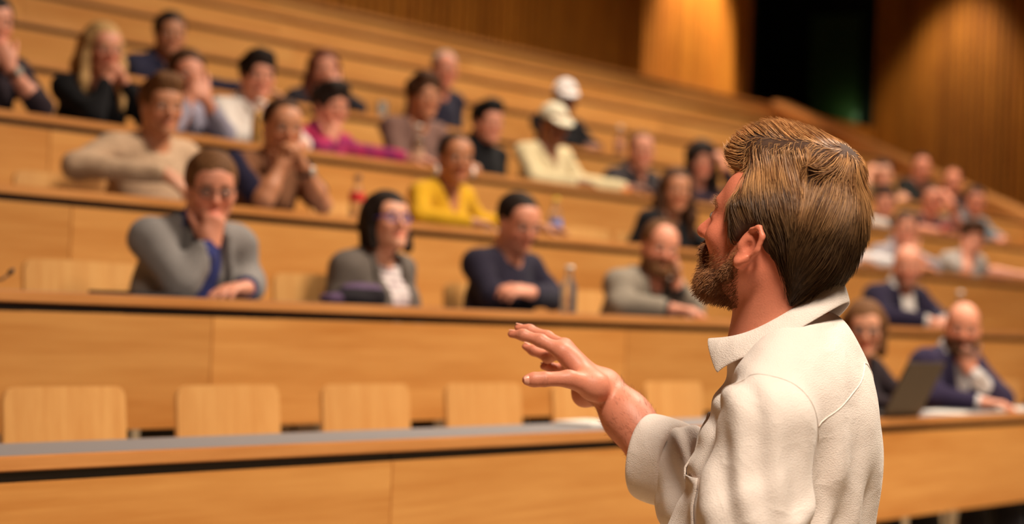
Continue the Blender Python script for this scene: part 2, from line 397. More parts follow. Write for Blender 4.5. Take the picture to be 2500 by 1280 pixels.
# ------------------------------------------------------------------ implicit modelling (bodies, hair, clothes)
def V3(*a): return np.array(a, float)
def unit(v):
    v = np.asarray(v, float); n = np.linalg.norm(v); return v/n if n > 1e-9 else v
class Blob:
    """smooth union / subtraction of tapered capsules and ellipsoids, meshed with surface nets"""
    def __init__(s): s.p = []
    def rc(s, a, b, r1, r2=None, k=.02, sub=False):
        s.p.append(('c', np.asarray(a, float), np.asarray(b, float), r1, r1 if r2 is None else r2, k, sub)); return s
    def chain(s, pts, rads, k=.02):
        for i in range(len(pts)-1): s.rc(pts[i], pts[i+1], rads[i], rads[i+1], k)
        return s
    def ell(s, c, r, k=.02, rot=None, sub=False):
        s.p.append(('e', np.asarray(c, float), np.asarray(r, float), rot, None, k, sub)); return s
    def cut(s, p, n, k=.01):                    # removes the side n points to
        s.p.append(('h', np.asarray(p, float), unit(n), None, None, k, True)); return s
    def fn(s, f, k=.01):                        # f(x,y,z) -> distance to keep inside (<0)
        s.p.append(('f', f, None, None, None, k, True)); return s
    def bounds(s, pad):
        lo = np.full(3, 1e9); hi = -lo
        for q in s.p:
            if q[6]: continue
            if q[0] == 'c':
                r = max(q[3], q[4]); lo = np.minimum(lo, np.minimum(q[1], q[2])-r); hi = np.maximum(hi, np.maximum(q[1], q[2])+r)
            elif q[0] == 'e':
                e = q[2] if q[3] is None else np.abs(q[3]) @ q[2]
                lo = np.minimum(lo, q[1]-e); hi = np.maximum(hi, q[1]+e)
        return lo-pad, hi+pad
    def field(s, h):
        lo, hi = s.bounds(3*h); n = np.ceil((hi-lo)/h).astype(int)+1
        ax = [np.float32(lo[i]) + np.float32(h)*np.arange(n[i], dtype=np.float32) for i in range(3)]
        F = np.full(n, .08, np.float32)
        def sl(a, b):
            i0 = np.clip(np.floor((a-lo)/h).astype(int), 0, n); i1 = np.clip(np.ceil((b-lo)/h).astype(int)+1, 0, n)
            return tuple(slice(i0[i], i1[i]) for i in range(3))
        for t, A, B, C, D, k, sub in s.p:
            pad = k + 2.5*h
            if t == 'c':
                r = max(C, D); S = sl(np.minimum(A, B)-r-pad, np.maximum(A, B)+r+pad)
            elif t == 'e':
                e = B if C is None else np.abs(C) @ B
                S = sl(A-e-pad, A+e+pad)
            else: S = (slice(None),)*3
            x = ax[0][S[0]][:, None, None]; y = ax[1][S[1]][None, :, None]; z = ax[2][S[2]][None, None, :]
            if x.size == 0 or y.size == 0 or z.size == 0: continue
            if t == 'c':
                ab = B-A; L2 = max(float(ab @ ab), 1e-9)
                X, Y, Z = x-np.float32(A[0]), y-np.float32(A[1]), z-np.float32(A[2])
                T = np.clip((X*ab[0]+Y*ab[1]+Z*ab[2])/L2, 0, 1).astype(np.float32)
                d = np.sqrt((X-T*ab[0])**2+(Y-T*ab[1])**2+(Z-T*ab[2])**2) - (C+(D-C)*T)
            elif t == 'e':
                X, Y, Z = x-np.float32(A[0]), y-np.float32(A[1]), z-np.float32(A[2])
                if C is not None:
                    X, Y, Z = (X*C[0, 0]+Y*C[1, 0]+Z*C[2, 0], X*C[0, 1]+Y*C[1, 1]+Z*C[2, 1], X*C[0, 2]+Y*C[1, 2]+Z*C[2, 2])
                k0 = np.sqrt((X/B[0])**2+(Y/B[1])**2+(Z/B[2])**2)
                k1 = np.sqrt((X/B[0]**2)**2+(Y/B[1]**2)**2+(Z/B[2]**2)**2)
                d = k0*(k0-1)/np.maximum(k1, 1e-6)
            elif t == 'h':
                d = -((x-np.float32(A[0]))*B[0]+(y-np.float32(A[1]))*B[1]+(z-np.float32(A[2]))*B[2])
            else:
                d = -A(x, y, z)
            d = d.astype(np.float32); G = F[S]
            if sub:
                q = np.maximum(k-np.abs(G+d), 0)/k; F[S] = np.maximum(G, -d) + q*q*k*.25
            else:
                q = np.maximum(k-np.abs(G-d), 0)/k; F[S] = np.minimum(G, d) - q*q*k*.25
        return F, lo, h
    def mesh(s, h, smooth=1):
        F, lo, h = s.field(h); s.grid = (F, lo, h)
        return nets(F, lo, h, smooth)
def nets(F, lo, h, smooth=1):
    ins = F < 0
    c = ins[:-1, :-1, :-1].astype(np.uint8)
    for a in range(2):
        for b in range(2):
            for d in range(2):
                if a+b+d: c = c + ins[a:ins.shape[0]-1+a, b:ins.shape[1]-1+b, d:ins.shape[2]-1+d]
    act = (c > 0) & (c < 8); I = np.argwhere(act)
    idx = np.full(act.shape, -1, np.int32); idx[act] = np.arange(len(I))
    cor = [(a, b, d) for a in (0, 1) for b in (0, 1) for d in (0, 1)]
    val = np.stack([F[I[:, 0]+a, I[:, 1]+b, I[:, 2]+d] for a, b, d in cor], 1)
    acc = np.zeros((len(I), 3)); cnt = np.zeros(len(I)); C = np.array(cor, float)
    for i in range(8):
        for j in range(i+1, 8):
            if np.abs(C[i]-C[j]).sum() != 1: continue
            m = (val[:, i] < 0) != (val[:, j] < 0)
            t = val[m, i]/(val[m, i]-val[m, j])
            acc[m] += C[i] + (C[j]-C[i])*t[:, None]; cnt[m] += 1
    V = lo + h*(I + acc/np.maximum(cnt, 1)[:, None])
    Q = []
    for ax in range(3):
        o = [1, 1, 1]; o[ax] = 0
        n = F.shape
        a0 = [slice(1, n[i]-1) for i in range(3)]; a0[ax] = slice(0, n[ax]-1)
        a1 = list(a0); a1[ax] = slice(1, n[ax])
        f0, f1 = ins[tuple(a0)], ins[tuple(a1)]
        E = np.argwhere(f0 != f1); E0 = E.copy()
        for i in range(3):
            if i != ax: E0[:, i] += 1
        u, v = [(1, 2), (2, 0), (0, 1)][ax]
        def cell(du, dv):
            q = E0.copy(); q[:, u] -= du; q[:, v] -= dv; return idx[q[:, 0], q[:, 1], q[:, 2]]
        q = np.stack([cell(1, 1), cell(0, 1), cell(0, 0), cell(1, 0)], 1)
        fl = ~f0[tuple(E.T)]
        q[fl] = q[fl][:, ::-1]
        Q.append(q)
    Q = np.concatenate(Q)
    Q = Q[(Q >= 0).all(1)]
    for _ in range(smooth):
        ee = np.concatenate([Q[:, [0, 1]], Q[:, [1, 2]], Q[:, [2, 3]], Q[:, [3, 0]]])
        s2 = np.zeros_like(V); n2 = np.zeros(len(V))
        for k in range(3):
            s2[:, k] = np.bincount(ee[:, 0], V[ee[:, 1], k], len(V)) + np.bincount(ee[:, 1], V[ee[:, 0], k], len(V))
        n2 = np.bincount(ee[:, 0], minlength=len(V)) + np.bincount(ee[:, 1], minlength=len(V))
        V = V*.45 + .55*s2/np.maximum(n2, 1)[:, None]
    return V, Q
def vnormals(V, Q):
    n = np.cross(V[Q[:, 2]]-V[Q[:, 0]], V[Q[:, 3]]-V[Q[:, 1]]); N = np.zeros_like(V)
    for j in range(4):
        for k in range(3): N[:, k] += np.bincount(Q[:, j], n[:, k], len(V))
    return N/np.maximum(np.linalg.norm(N, axis=1), 1e-9)[:, None]
def sinnoise(P, f, seed):
    r = np.random.RandomState(seed); o = np.zeros(len(P))
    for i in range(5):
        d = r.normal(size=3); d /= np.linalg.norm(d)
        o += np.sin(P @ d * f*(.6+.25*i) + r.rand()*6.28 + 1.3*np.sin(P @ np.roll(d, 1)*f*.5 + r.rand()*6))
    return o/5
def smst(a, b, x):
    t = np.clip((x-a)/(b-a), 0, 1); return t*t*(3-2*t)
def euler(yaw=0, pitch=0, roll=0):
    """head frame: x right, y forward, z up; pitch>0 looks up, yaw>0 turns to the person's left, roll>0 tips to the person's right"""
    cy, sy = math.cos(R(yaw)), math.sin(R(yaw)); cp, sp = math.cos(R(pitch)), math.sin(R(pitch)); cr, sr = math.cos(R(roll)), math.sin(R(roll))
    Rz = np.array([[cy, -sy, 0], [sy, cy, 0], [0, 0, 1]]); Rx = np.array([[1, 0, 0], [0, cp, -sp], [0, sp, cp]]); Ry = np.array([[cr, 0, sr], [0, 1, 0], [-sr, 0, cr]])
    return Rz @ Rx @ Ry

def head_prims(B, c, H, fem=False, jaw=1.0, nose=1.0, s=1.0, ears=True, fine=False):
    P = lambda x, y, z: c + H @ (V3(x, y, z)*s)
    r = lambda *a: np.array(a)*s
    j = (.90 if fem else 1.0)*jaw
    B.ell(P(0, -.016, .035), r(.0745, .096, .082), .03, H)                 # cranium
    B.ell(P(0, .026, -.020), r(.062*j, .060, .085), .035, H)               # face mass
    B.ell(P(0, .045, .045), r(.058, .040, .045), .03, H)                   # forehead
    for sx in (-1, 1):
        B.rc(P(sx*.050*j, -.004, -.050), P(sx*.014, .066, -.095), .022*s, .017*s, .03)   # jaw line
        B.ell(P(sx*.042, .062, -.026), r(.020, .020, .018), .025, H)       # cheek
    B.ell(P(0, .076, -.098), r(.020*j, .017, .017), .02, H)                # chin
    B.rc(P(-.034, .077, .021), P(.034, .077, .021), (.009 if fem else .0115)*s, None, .018)   # brow
    for sx in (-1, 1):
        B.ell(P(sx*.031, .098, .001), r(.019, .016, .013), .014, H, True)  # socket
        B.ell(P(sx*.031, .078, .000), r(.0165, .0125, .0125), .006, H)     # lids over the eyeball
    B.rc(P(0, .086, .012), P(0, .108*nose, -.030), .0075*s, .0115*s, .012)     # nose
    for sx in (-1, 1): B.ell(P(sx*.011, .095, -.034), r(.008, .010, .0075), .008, H)
    B.ell(P(0, .084, -.060), r(.023, .012, .007), .008, H)                 # lips
    B.ell(P(0, .082, -.071), r(.019, .012, .0075), .008, H)
    if ears:
        for sx in (-1, 1):
            B.ell(P(sx*.079, -.006, -.006), r(.0085, .017, .030), .008, H @ euler(-sx*18, 14, 0))
            B.ell(P(sx*.072, -.002, -.026), r(.010, .010, .013), .008, H)
            B.ell(P(sx*.090, -.002, -.004), r(.007, .010, .019), .006, H @ euler(-sx*18, 14, 0), True)

def hand_prims(B, W, d, n, side, curl=.35, spread=.12, thumb=.5, s=1.0, k=.007, curls=None):
    """W wrist, d towards the knuckles, n where the palm faces, side +1 right hand / -1 left"""
    d = unit(d); n = unit(n - d*np.dot(n, d)); t = np.cross(d, n)*side      # t points to the thumb side
    off = [.029, .010, -.009, -.027]; L = [.073, .081, .075, .060]; kn = [.092, .097, .092, .084]
    for i in range(4):
        K = W + (d*kn[i] + t*off[i] - n*.004*(i in (1, 2)))*s
        B.rc(W + (d*.012 + t*off[i]*.62)*s, K, .0135*s, .0115*s, .016)
        c = curls[i] if curls else curl*(1+.08*i)
        dirv = unit(d + t*spread*off[i]/.03); p = K; a = 0
        seg = [.46, .30, .24]; rr = [.0100, .0092, .0083, .0070] if i < 3 else [.0088, .008, .0073, .0062]
        for q in range(3):
            a += c*[1.15, 1.45, .95][q]
            e = p + (dirv*math.cos(a) + n*math.sin(a))*L[i]*seg[q]*s
            B.rc(p, e, rr[q]*s, rr[q+1]*s, k); p = e
    B.ell(W + (d*.040 + t*.024 + n*.010)*s, V3(.020, .020, .020)*s*1.15, .02)
    p = W + (d*.030 + t*.026 + n*.006)*s; dv = unit(d*.62 + t*(.75-.45*thumb) + n*(.15+.55*thumb))
    for q, (l, r0, r1) in enumerate([(.042, .0150, .0125), (.034, .0120, .0108), (.028, .0110, .0082)]):
        dv2 = unit(dv + (d*.25 + n*.1*thumb)*q*(.5+.5*thumb)); e = p + dv2*l*s; B.rc(p, e, r0*s, r1*s, k); p = e
    return p
SKIN = {'fair': srgb(226, 168, 140), 'pink': srgb(222, 156, 130), 'tan': srgb(200, 142, 108), 'olive': srgb(186, 128, 92), 'brown': srgb(140, 88, 60), 'red': srgb(214, 140, 112)}
SKIN = {k: (v[0]*.95, v[1]*.84, v[2]*.76, 1) for k, v in SKIN.items()}
HAIRC = {'dark': srgb(38, 26, 20), 'black': srgb(22, 17, 15), 'brown': srgb(74, 46, 28), 'mid': srgb(110, 72, 42), 'blond': srgb(196, 152, 98), 'grey': srgb(150, 138, 126), 'auburn': srgb(92, 42, 24), 'red': srgb(120, 72, 40)}
M['skin'] = attr_mat('skin', .48, .4, .12, .0006, 350)
M['eye'] = attr_mat('eyeball', .15, .6)
M['clothcol'] = attr_mat('printed_cloth', .9, .2, 0, .0015, 120)
def hair_mat(key):
    nm = 'hair_'+key
    if nm in M: return M[nm]
    c = HAIRC[key]; m, nt, b = new_mat(nm)
    tc = nd(nt, 'ShaderNodeTexCoord'); mp = nd(nt, 'ShaderNodeMapping'); mp.inputs['Scale'].default_value = (160, 160, 22); lk(nt, tc.outputs['Object'], mp.inputs[0])
    n = nd(nt, 'ShaderNodeTexNoise', Scale=1.0, Detail=4.0); lk(nt, mp.outputs[0], n.inputs['Vector'])
    rp = nd(nt, 'ShaderNodeValToRGB'); lk(nt, n.outputs['Fac'], rp.inputs[0])
    rp.color_ramp.elements[0].position = .35; rp.color_ramp.elements[0].color = tuple(x*.55 for x in c[:3])+(1,)
    rp.color_ramp.elements[1].position = .7; rp.color_ramp.elements[1].color = tuple(min(1, x*1.35) for x in c[:3])+(1,)
    lk(nt, rp.outputs[0], b.inputs['Base Color']); b.inputs['Roughness'].default_value = .68; b.inputs['Specular IOR Level'].default_value = .15
    bp = nd(nt, 'ShaderNodeBump', Strength=.7, Distance=.003); lk(nt, n.outputs['Fac'], bp.inputs['Height']); lk(nt, bp.outputs[0], b.inputs['Normal'])
    M[nm] = m; return m
def cloth_mat(rgb, kind='cloth'):
    nm = 'cloth_%d_%d_%d' % rgb + kind
    if nm not in M: M[nm] = fabric(nm, srgb(*[c*.94 for c in rgb]), .14, .0025 if kind == 'knit' else .0012, 60 if kind == 'knit' else 140)
    return M[nm]
def eye_mesh():
    bm = bmesh.new(); bmesh.ops.create_uvsphere(bm, u_segments=20, v_segments=16, radius=1.0); me = bm_mesh('eye', bm, True)
    V = np.array([v.co for v in me.vertices]); col = np.tile(np.array([.42, .34, .29]), (len(V), 1))
    col[((V[:, 0]/.42)**2+(V[:, 2]/.70)**2 < 1) & (V[:, 1] > 0)] = (.03, .018, .012); me.materials.append(M['eye']); set_col(me, col); return me
EYE = eye_mesh()
def skin_cols(V, N, base, c=None, H=None, hairc=None, beard=0.0, fem=False, s=1.0, brow=1.0):
    C = np.tile(np.array(base[:3]), (len(V), 1))
    C *= (1 + .06*sinnoise(V, 45, 3))[:, None]
    if c is not None:
        L = (V-c) @ H / s; x, y, z = L.T; ax = np.abs(x)
        def mixc(m, col):
            nonlocal C
            C = C*(1-m[:, None]) + np.array(col[:3])*m[:, None]
        on = (np.abs(x) < .1) & (np.abs(y) < .13) & (z > -.13) & (z < .14)
        mixc(on*.35*np.exp(-((ax-.040)**2+(z+.03)**2)/.0005)*(y > .03), np.array(base[:3])*V3(1.05, .62, .55))
        mixc(on*.3*np.exp(-((y-.105)**2+(z+.03)**2+x**2)/.0004), np.array(base[:3])*V3(1.05, .6, .52))
        mixc(on*smst(.030, .020, ax)*smst(.015, .008, np.abs(z+.0655))*(y > .07)*(.75 if fem else .5), np.array(base[:3])*V3(.85, .36, .34))
        hc = np.array((hairc or HAIRC['brown'])[:3])
        mixc(on*smst(.007, .004, np.abs(z-.0215+.12*np.maximum(ax-.035, 0)))*smst(.010, .015, ax)*smst(.052, .045, ax)*(y > .05)*.8*brow, hc)
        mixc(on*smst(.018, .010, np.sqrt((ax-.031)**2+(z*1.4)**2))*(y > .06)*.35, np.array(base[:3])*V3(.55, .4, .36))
        if beard:
            mk = on*smst(-.035, -.055, z - .35*np.maximum(.03-y, 0))*(y > -.02)*(1-.8*smst(.016, .010, np.abs(z+.066))*smst(.024, .016, ax)*(y > .07))
            mixc(mk*beard, hc)
    return np.clip(C, 0, 1)

def hair_prims(style, c, H, s=1.0):
    B = Blob(); P = lambda x, y, z: c + H @ (V3(x, y, z)*s); r = lambda *a: np.array(a)*s
    full = style in ('bob', 'long', 'curly', 'tied', 'longloose')
    vol = {'short': .015, 'crop': .010, 'quiff': .016, 'thick': .020, 'bob': .016, 'long': .014, 'longloose': .014, 'curly': .030, 'tied': .008, 'fringe': .010, 'bald': .004}[style]
    B.ell(P(0, -.020, .040), r(.0745+vol, .096+vol, .080+vol), .02, H)
    if style in ('quiff', 'thick'):
        B.ell(P(0, .035, .105), r(.055, .045, .030+.3*vol), .03, H)
        B.rc(P(-.04, .055, .105), P(.035, .06, .112), .022*s, .026*s, .03)
    if style in ('thick', 'curly'):
        for i in range(16):
            a = i*2.4; e = .25+.7*((i*.618) % 1)
            q = V3(math.cos(a)*math.cos(e)*.078, math.sin(a)*math.cos(e)*.095-.02, .04+math.sin(e)*.088)
            if q[1] > .062 and q[2] < .09: continue
            B.ell(P(*q), r(.028, .028, .026)*(1.0 if style == 'curly' else .8), .018, H)
    # clear the face
    B.ell(P(0, .100, -.044), r(.062, .075, .090), .010, H, True)
    B.ell(P(0, .118, .012), r(.054, .058, .044), .010, H, True)
    if full:
        B.cut(P(0, 0, -.075), H @ V3(0, .0, -1), .02)
        if style == 'bob':
            for sx in (-1, 1):
                B.rc(P(sx*.074, -.005, .03), P(sx*.078, .012, -.095), .026*s, .022*s, .03)
            B.rc(P(-.045, -.07, .0), P(-.05, -.075, -.08), .04*s, .032*s, .03); B.rc(P(.045, -.07, .0), P(.05, -.075, -.08), .04*s, .032*s, .03)
            B.rc(P(0, -.08, .0), P(0, -.085, -.085), .042*s, .034*s, .03)
        if style in ('long', 'longloose', 'curly'):
            L = -.26 if style != 'curly' else -.15
            for sx in (-1, 1):
                B.chain([P(sx*.070, -.005, .04), P(sx*.085, .008, -.06), P(sx*.095, .03, -.15), P(sx*.090, .055, L)], [.026*s, .027*s, .026*s, .014*s], .03)
                B.chain([P(sx*.045, -.08, .02), P(sx*.06, -.085, -.08), P(sx*.07, -.08, -.20)], [.042*s, .045*s, .03*s], .03)
            B.chain([P(0, -.09, .02), P(0, -.10, -.09), P(0, -.10, -.22)], [.045*s, .045*s, .03*s], .03)
        if style == 'tied':
            B.ell(P(0, -.115, .03), r(.035, .03, .035), .02, H)
    else:
        B.cut(P(0, -.06, -.062), H @ V3(0, .35, -1), .015)
        lowf = -.028 if style not in ('bald',) else .0
        B.fn(lambda x, y, z: np.minimum((( (x-P(0, .022, 0)[0])*H[0, 1]+(y-P(0, .022, 0)[1])*H[1, 1]+(z-P(0, .022, 0)[2])*H[2, 1])),
                                        -((x-P(0, 0, lowf)[0])*H[0, 2]+(y-P(0, 0, lowf)[1])*H[1, 2]+(z-P(0, 0, lowf)[2])*H[2, 2])) , .02)
        for sx in (-1, 1): B.ell(P(sx*.086, .0, -.014), r(.022, .028, .034), .010, H, True)
        if style == 'fringe':
            B.ell(P(0, .080, .098), r(.055, .055, .042), .02, H, True)
        if style == 'bald':
            B.ell(P(0, .030, .125), r(.090, .105, .075), .03, H, True)
    return B
# ------------------------------------------------------------------ seated people
def seated_lower():
    """trousers and shoes of a seated person; origin on the floor below the hips, facing +y"""
    B = Blob()
    B.ell((0, -.01, .54), (.175, .13, .10), .05)
    for sx in (-1, 1):
        B.chain([V3(sx*.09, .0, .53), V3(sx*.12, .33, .535)], [.085, .068], .05)
        B.chain([V3(sx*.12, .33, .535), V3(sx*.125, .345, .30), V3(sx*.12, .29, .09)], [.066, .056, .045], .04)
    V, Q = B.mesh(.010); V += vnormals(V, Q)*(.004*sinnoise(V, 60, 5))[:, None]
    tr = arr_mesh('trousers', V, Q)
    S = Blob(); S.rc((0, -.02, .05), (0, .16, .035), .042, .034, .02); S.ell((0, -.03, .06), (.035, .045, .05), .02); S.cut((0, 0, .004), (0, 0, -1), .004)
    V, Q = S.mesh(.008); sh = arr_mesh('shoe', V, Q)
    return tr, sh
TROUSERS, SHOE = seated_lower()
M['shoe'] = plain('dark_leather', srgb(30, 22, 18), .4)
HIPY = .46        # hips sit this far behind the desk's front edge
def arm_targets(pose, sd, hd, H, Sh, zt):
    """elbow, wrist, hand direction, palm normal, curl for side sd (+1 right)"""
    F = lambda x, y, z: hd + H @ (V3(x, y, z)*.90)
    if pose == 'fist':      # elbow on desk, fist under the nose
        W = F(sd*.012, .125, -.175); E = V3(sd*.13, 0.26, zt+.045); return E, W, F(0, .105, -.05)-W, F(0, -.2, -.05)-W, .95
    if pose == 'chin':
        W = F(sd*.050, .11, -.185); E = V3(sd*.16, 0.26, zt+.045); return E, W, F(sd*.005, .092, -.08)-W, F(0, -.2, 0)-W, .75
    if pose == 'cheek':
        W = F(sd*.105, .055, -.165); E = V3(sd*.19, 0.23, zt+.045); return E, W, F(sd*.082, .040, -.02)-W, F(0, 0, 0)-W, .35
    if pose == 'face':
        W = F(sd*.060, .135, -.11); E = V3(sd*.17, 0.26, zt+.045); return E, W, F(sd*-.01, .12, 0)-W, F(0, -.1, 0)-W, .45
    if pose == 'clasp':
        W = F(sd*.048, .155, -.150); E = V3(sd*.15, 0.30, zt+.045); return E, W, F(sd*-.012, .145, -.055)-W, V3(-sd, -.25, .1), .85
    if pose == 'claspl':
        W = V3(sd*.052, 0.36, zt+.13); E = V3(sd*.16, 0.26, zt+.045); return E, W, V3(-sd*.4, .35, .8), V3(-sd, -.25, .1), .8
    if pose == 'desk':      # forearm flat on the desk pointing inwards
        W = V3(sd*.07, 0.32, zt+.035); E = V3(sd*.21, 0.16, zt+.05); return E, W, V3(-sd*1.0, .25, -.05), V3(0, 0, -1), .22
    if pose == 'desk2':     # forearm flat, forward
        W = V3(sd*.10, .34, zt+.035); E = V3(sd*.20, 0.16, zt+.05); return E, W, V3(-sd*.5, .8, -.05), V3(0, 0, -1), .25
    if pose == 'cross':
        W = V3(-sd*.10, 0.20-.045*sd, zt+.06-.01*sd); E = V3(sd*.20, 0.13, zt+.06); return E, W, V3(-sd*1, -.25, .1), V3(0, -.6, -1), .35
    if pose == 'out':       # lying along the desk away from the body
        W = V3(sd*.40, 0.30, zt+.04); E = V3(sd*.23, 0.10, zt+.06); return E, W, V3(sd*.7, .6, 0), V3(0, 0, -1), .25
    if pose == 'wide':      # elbow stuck out, hand hanging back in
        W = V3(sd*.13, 0.30, zt+.10); E = V3(sd*.32, 0.04, zt+.12); return E, W, V3(-sd*.75, .45, -.55), V3(-sd*.3, -.5, -.8), .35
    if pose == 'up':        # raised next to the head
        W = F(sd*.14, .12, -.04); E = V3(sd*.30, 0.20, zt+.06); return E, W, F(sd*.10, .10, .06)-W, F(0, 0, .05)-W, .45
    E = V3(sd*.20, 0.00, zt-.06); W = V3(sd*.12, 0.14, zt-.14); return E, W, V3(-sd*.3, .8, -.1), V3(0, 0, -1), .3      # down
def person(row, hipx, ly, hz, body, look, label, skin='fair', hair='short', hc='brown', fem=False, arms=('desk', 'desk'), top=(60, 60, 66), style='sweater',
           inner=None, pitch=-4, roll=0, beard=0.0, sleeve='long', trous=(34, 32, 38), extra=(), lean=0.0, jaw=1.0, knit=False, s=.90, hx=0.0, pattern=None, curl=None):
    """row: desk the person sits at; body/look: degrees the trunk / the eyes turn to the person's right from facing the stage"""
    e = empty('person', (hipx, rowD(row)+HIPY, rowF(row)), R(180-body)); tag(e, label, 'person', None)
    zt = DESKH
    hd = V3(hx, ly, hz + .030 + (DESKH-.74)*0); H = euler(-(look-body), pitch, roll)
    nb = hd + H @ V3(0, -.045, -.075)*1.0; nb = V3(hd[0]*.75, ly-.052, hz-.088)               # base of neck
    sw = .140 if fem else .168
    hip = V3(0, 0, .55); up = unit(nb-hip); tilt = math.degrees(math.atan2(up[1], up[2]))
    T = euler(0, -tilt, 0)
    ch = hip + (nb-hip)*.62
    Sh = {sd: nb + T @ V3(sd*sw, -.005, -.050) for sd in (1, -1)}
    def torso(B, q, k=.05, full=True):
        if full: B.ell(hip + V3(0, 0, .02), V3(.150, .115, .14)+q, k, T)
        if full: B.ell(hip + (nb-hip)*.38, V3(.130 if fem else .145, .100, .17)+q, k, T)
        B.ell(ch, V3(.126 if fem else .148, .100, .16)+q, k, T)
        if fem:
            for sd in (-1, 1): B.ell(ch + T @ V3(sd*.066, .085, -.01), V3(.058, .05, .058)+q*.6, .04, T)
        for sd in (-1, 1):
            B.rc(nb + T @ V3(sd*.035, -.012, -.022), Sh[sd] + T @ V3(-sd*.01, 0, .008), .040+q, .045+q, k)
    body_ = Blob(); torso(body_, -.004, .05, False); fine = row < 3
    body_.rc(hd + H @ V3(0, -.022, -.05), nb + V3(0, -.005, -.03), .045 if fem else .053, .052 if fem else .058, .03)
    head_prims(body_, hd, H, fem, jaw, s=s)
    A = {}
    for sd, pose in ((1, arms[0]), (-1, arms[1])):
        E, W, d, n, cu = arm_targets(pose, sd, hd, H, Sh[sd], zt)
        if isinstance(pose, tuple): E, W, d, n, cu = pose
        A[sd] = (E, W)
        f = .78 if fem else .90
        body_.rc(Sh[sd], E, .046*f, .038*f, .02); body_.rc(E, E+(W-E)*.35, .038*f, .040*f, .02); body_.rc(E+(W-E)*.35, W, .040*f, .025*f, .02)
        body_.rc(W, W+unit(d)*.02, .024*f, .022*f, .015)
        hand_prims(body_, W, d, n, sd, cu, .15, .5, .84 if fem else .92)
    V, Q = body_.mesh(.0066 if fine else .0082, 1)
    N = vnormals(V, Q)
    me = arr_mesh('body', V, Q, True, skin_cols(V, N, SKIN[skin], hd, H, HAIRC[hc], beard, fem, s)); link('body', me, M['skin'], e)
    for sx in (-1, 1):
        o = link('eye', EYE, None, e, tuple(hd + H @ (V3(sx*.031, .0815, .000)*s))); o.scale = (.0135*s, .0115*s, .0088*s)
        o.rotation_euler = Matrix(H.tolist()).to_euler()
    # hair
    if hair:
        V, Q = hair_prims(hair, hd, H, s).mesh(.0066 if fine else .008, 1); N = vnormals(V, Q)
        amp = .005 if hair in ('curly', 'thick') else .0022
        V = V + N*(amp*sinnoise(V, 120, 11))[:, None]
        link('hair', arr_mesh('hair', V, Q), hair_mat(hc), e)
    if beard >= .7:
        Bd = Blob(); P = lambda x, y, z: hd + H @ (V3(x, y, z)*s)
        for sx in (-1, 1): Bd.chain([P(sx*.066, .004, -.035), P(sx*.056, .022, -.075), P(sx*.02, .074, -.103)], [.008, .017, .021], .02); Bd.rc(P(sx*.02, .074, -.103), P(0, .08, -.10), .02, .022, .02)
        for sx in (-1, 1): Bd.chain([P(0, .096, -.049), P(sx*.024, .084, -.055), P(sx*.03, .072, -.085)], [.006, .007, .009], .012)
        V, Q = Bd.mesh(.005, 1); V += vnormals(V, Q)*(.002*sinnoise(V, 160, 4))[:, None]
        link('beard', arr_mesh('beard', V, Q), hair_mat(hc), e)
    # clothes
    def cloth(name, rgb, infl, vneck=None, sl=sleeve, arms_=True, collar=None, col_fn=None, low=None):
        B = Blob(); torso(B, infl)
        if arms_:
            for sd in (1, -1):
                E, W = A[sd]; f = .80 if fem else .90
                if sl == 'short':
                    X = Sh[sd] + (E-Sh[sd])*.62; B.rc(Sh[sd], X, (.050+infl)*f, (.048+infl)*f, .025); B.rc(X, X+(E-Sh[sd])*.02, (.050+infl)*f, None, .01)
                    B.cut(X + (E-Sh[sd])*.06, E-Sh[sd], .006) if False else None
                else:
                    B.rc(Sh[sd], E, (.049+infl)*f, (.043+infl)*f, .03)
                    X = E + (W-E)*({'long': .94, 'roll': .30, 'jacket': .80}[sl]); B.rc(E, X, (.043+infl)*f, (.030+infl)*f if sl != 'roll' else (.042+infl)*f, .02)
        if style == 'turtle' and collar: B.rc(nb + V3(0, 0, -.02), nb + (hd-nb)*.42, .064+infl, .056+infl, .02)
        elif collar:
            B.rc(nb + V3(0, -.01, -.03), nb + T @ V3(0, .0, .028), .066+infl*.5, .060+infl*.5, .015)
        # neck opening
        if not (style == 'turtle'):
            B.rc(nb + T @ V3(0, .03, .01), nb + T @ V3(0, .03, .22), .050 if not collar else .046, .07, .012, True)
            B.rc(nb + T @ V3(0, .02, -.02), nb + T @ V3(0, .06, .2), .052, .10, .012, True) if not collar else None
        if vneck:
            wd, dp = vneck
            ax_ = T[:, 0]; ay = T[:, 1]; az = T[:, 2]
            def vf(x, y, z):
                X = (x-nb[0])*ax_[0]+(y-nb[1])*ax_[1]+(z-nb[2])*ax_[2]; Y = (x-nb[0])*ay[0]+(y-nb[1])*ay[1]+(z-nb[2])*ay[2]; Z = (x-nb[0])*az[0]+(y-nb[1])*az[1]+(z-nb[2])*az[2]
                ins = np.maximum(np.maximum(np.abs(X) - wd*np.clip((Z+dp)/dp, 0, 1.6), -(Y-.01)), -(Z+dp))
                return -ins
            B.fn(vf, .006)
        B.cut(V3(0, 0, .50), (0, 0, -1), .01)
        V, Q = B.mesh(.0095 if fine else .0120, 1); N = vnormals(V, Q)
        V = V + N*(.0050*sinnoise(V, 42, 21+row) + .0025*sinnoise(V, 100, 5))[:, None]
        if col_fn is not None:
            L = (V-nb) @ T
            me = arr_mesh(name, V, Q, True, col_fn(L)); return link(name, me, M['clothcol'], e)
        return link(name, arr_mesh(name, V, Q), cloth_mat(rgb, 'knit' if knit else 'cloth'), e)
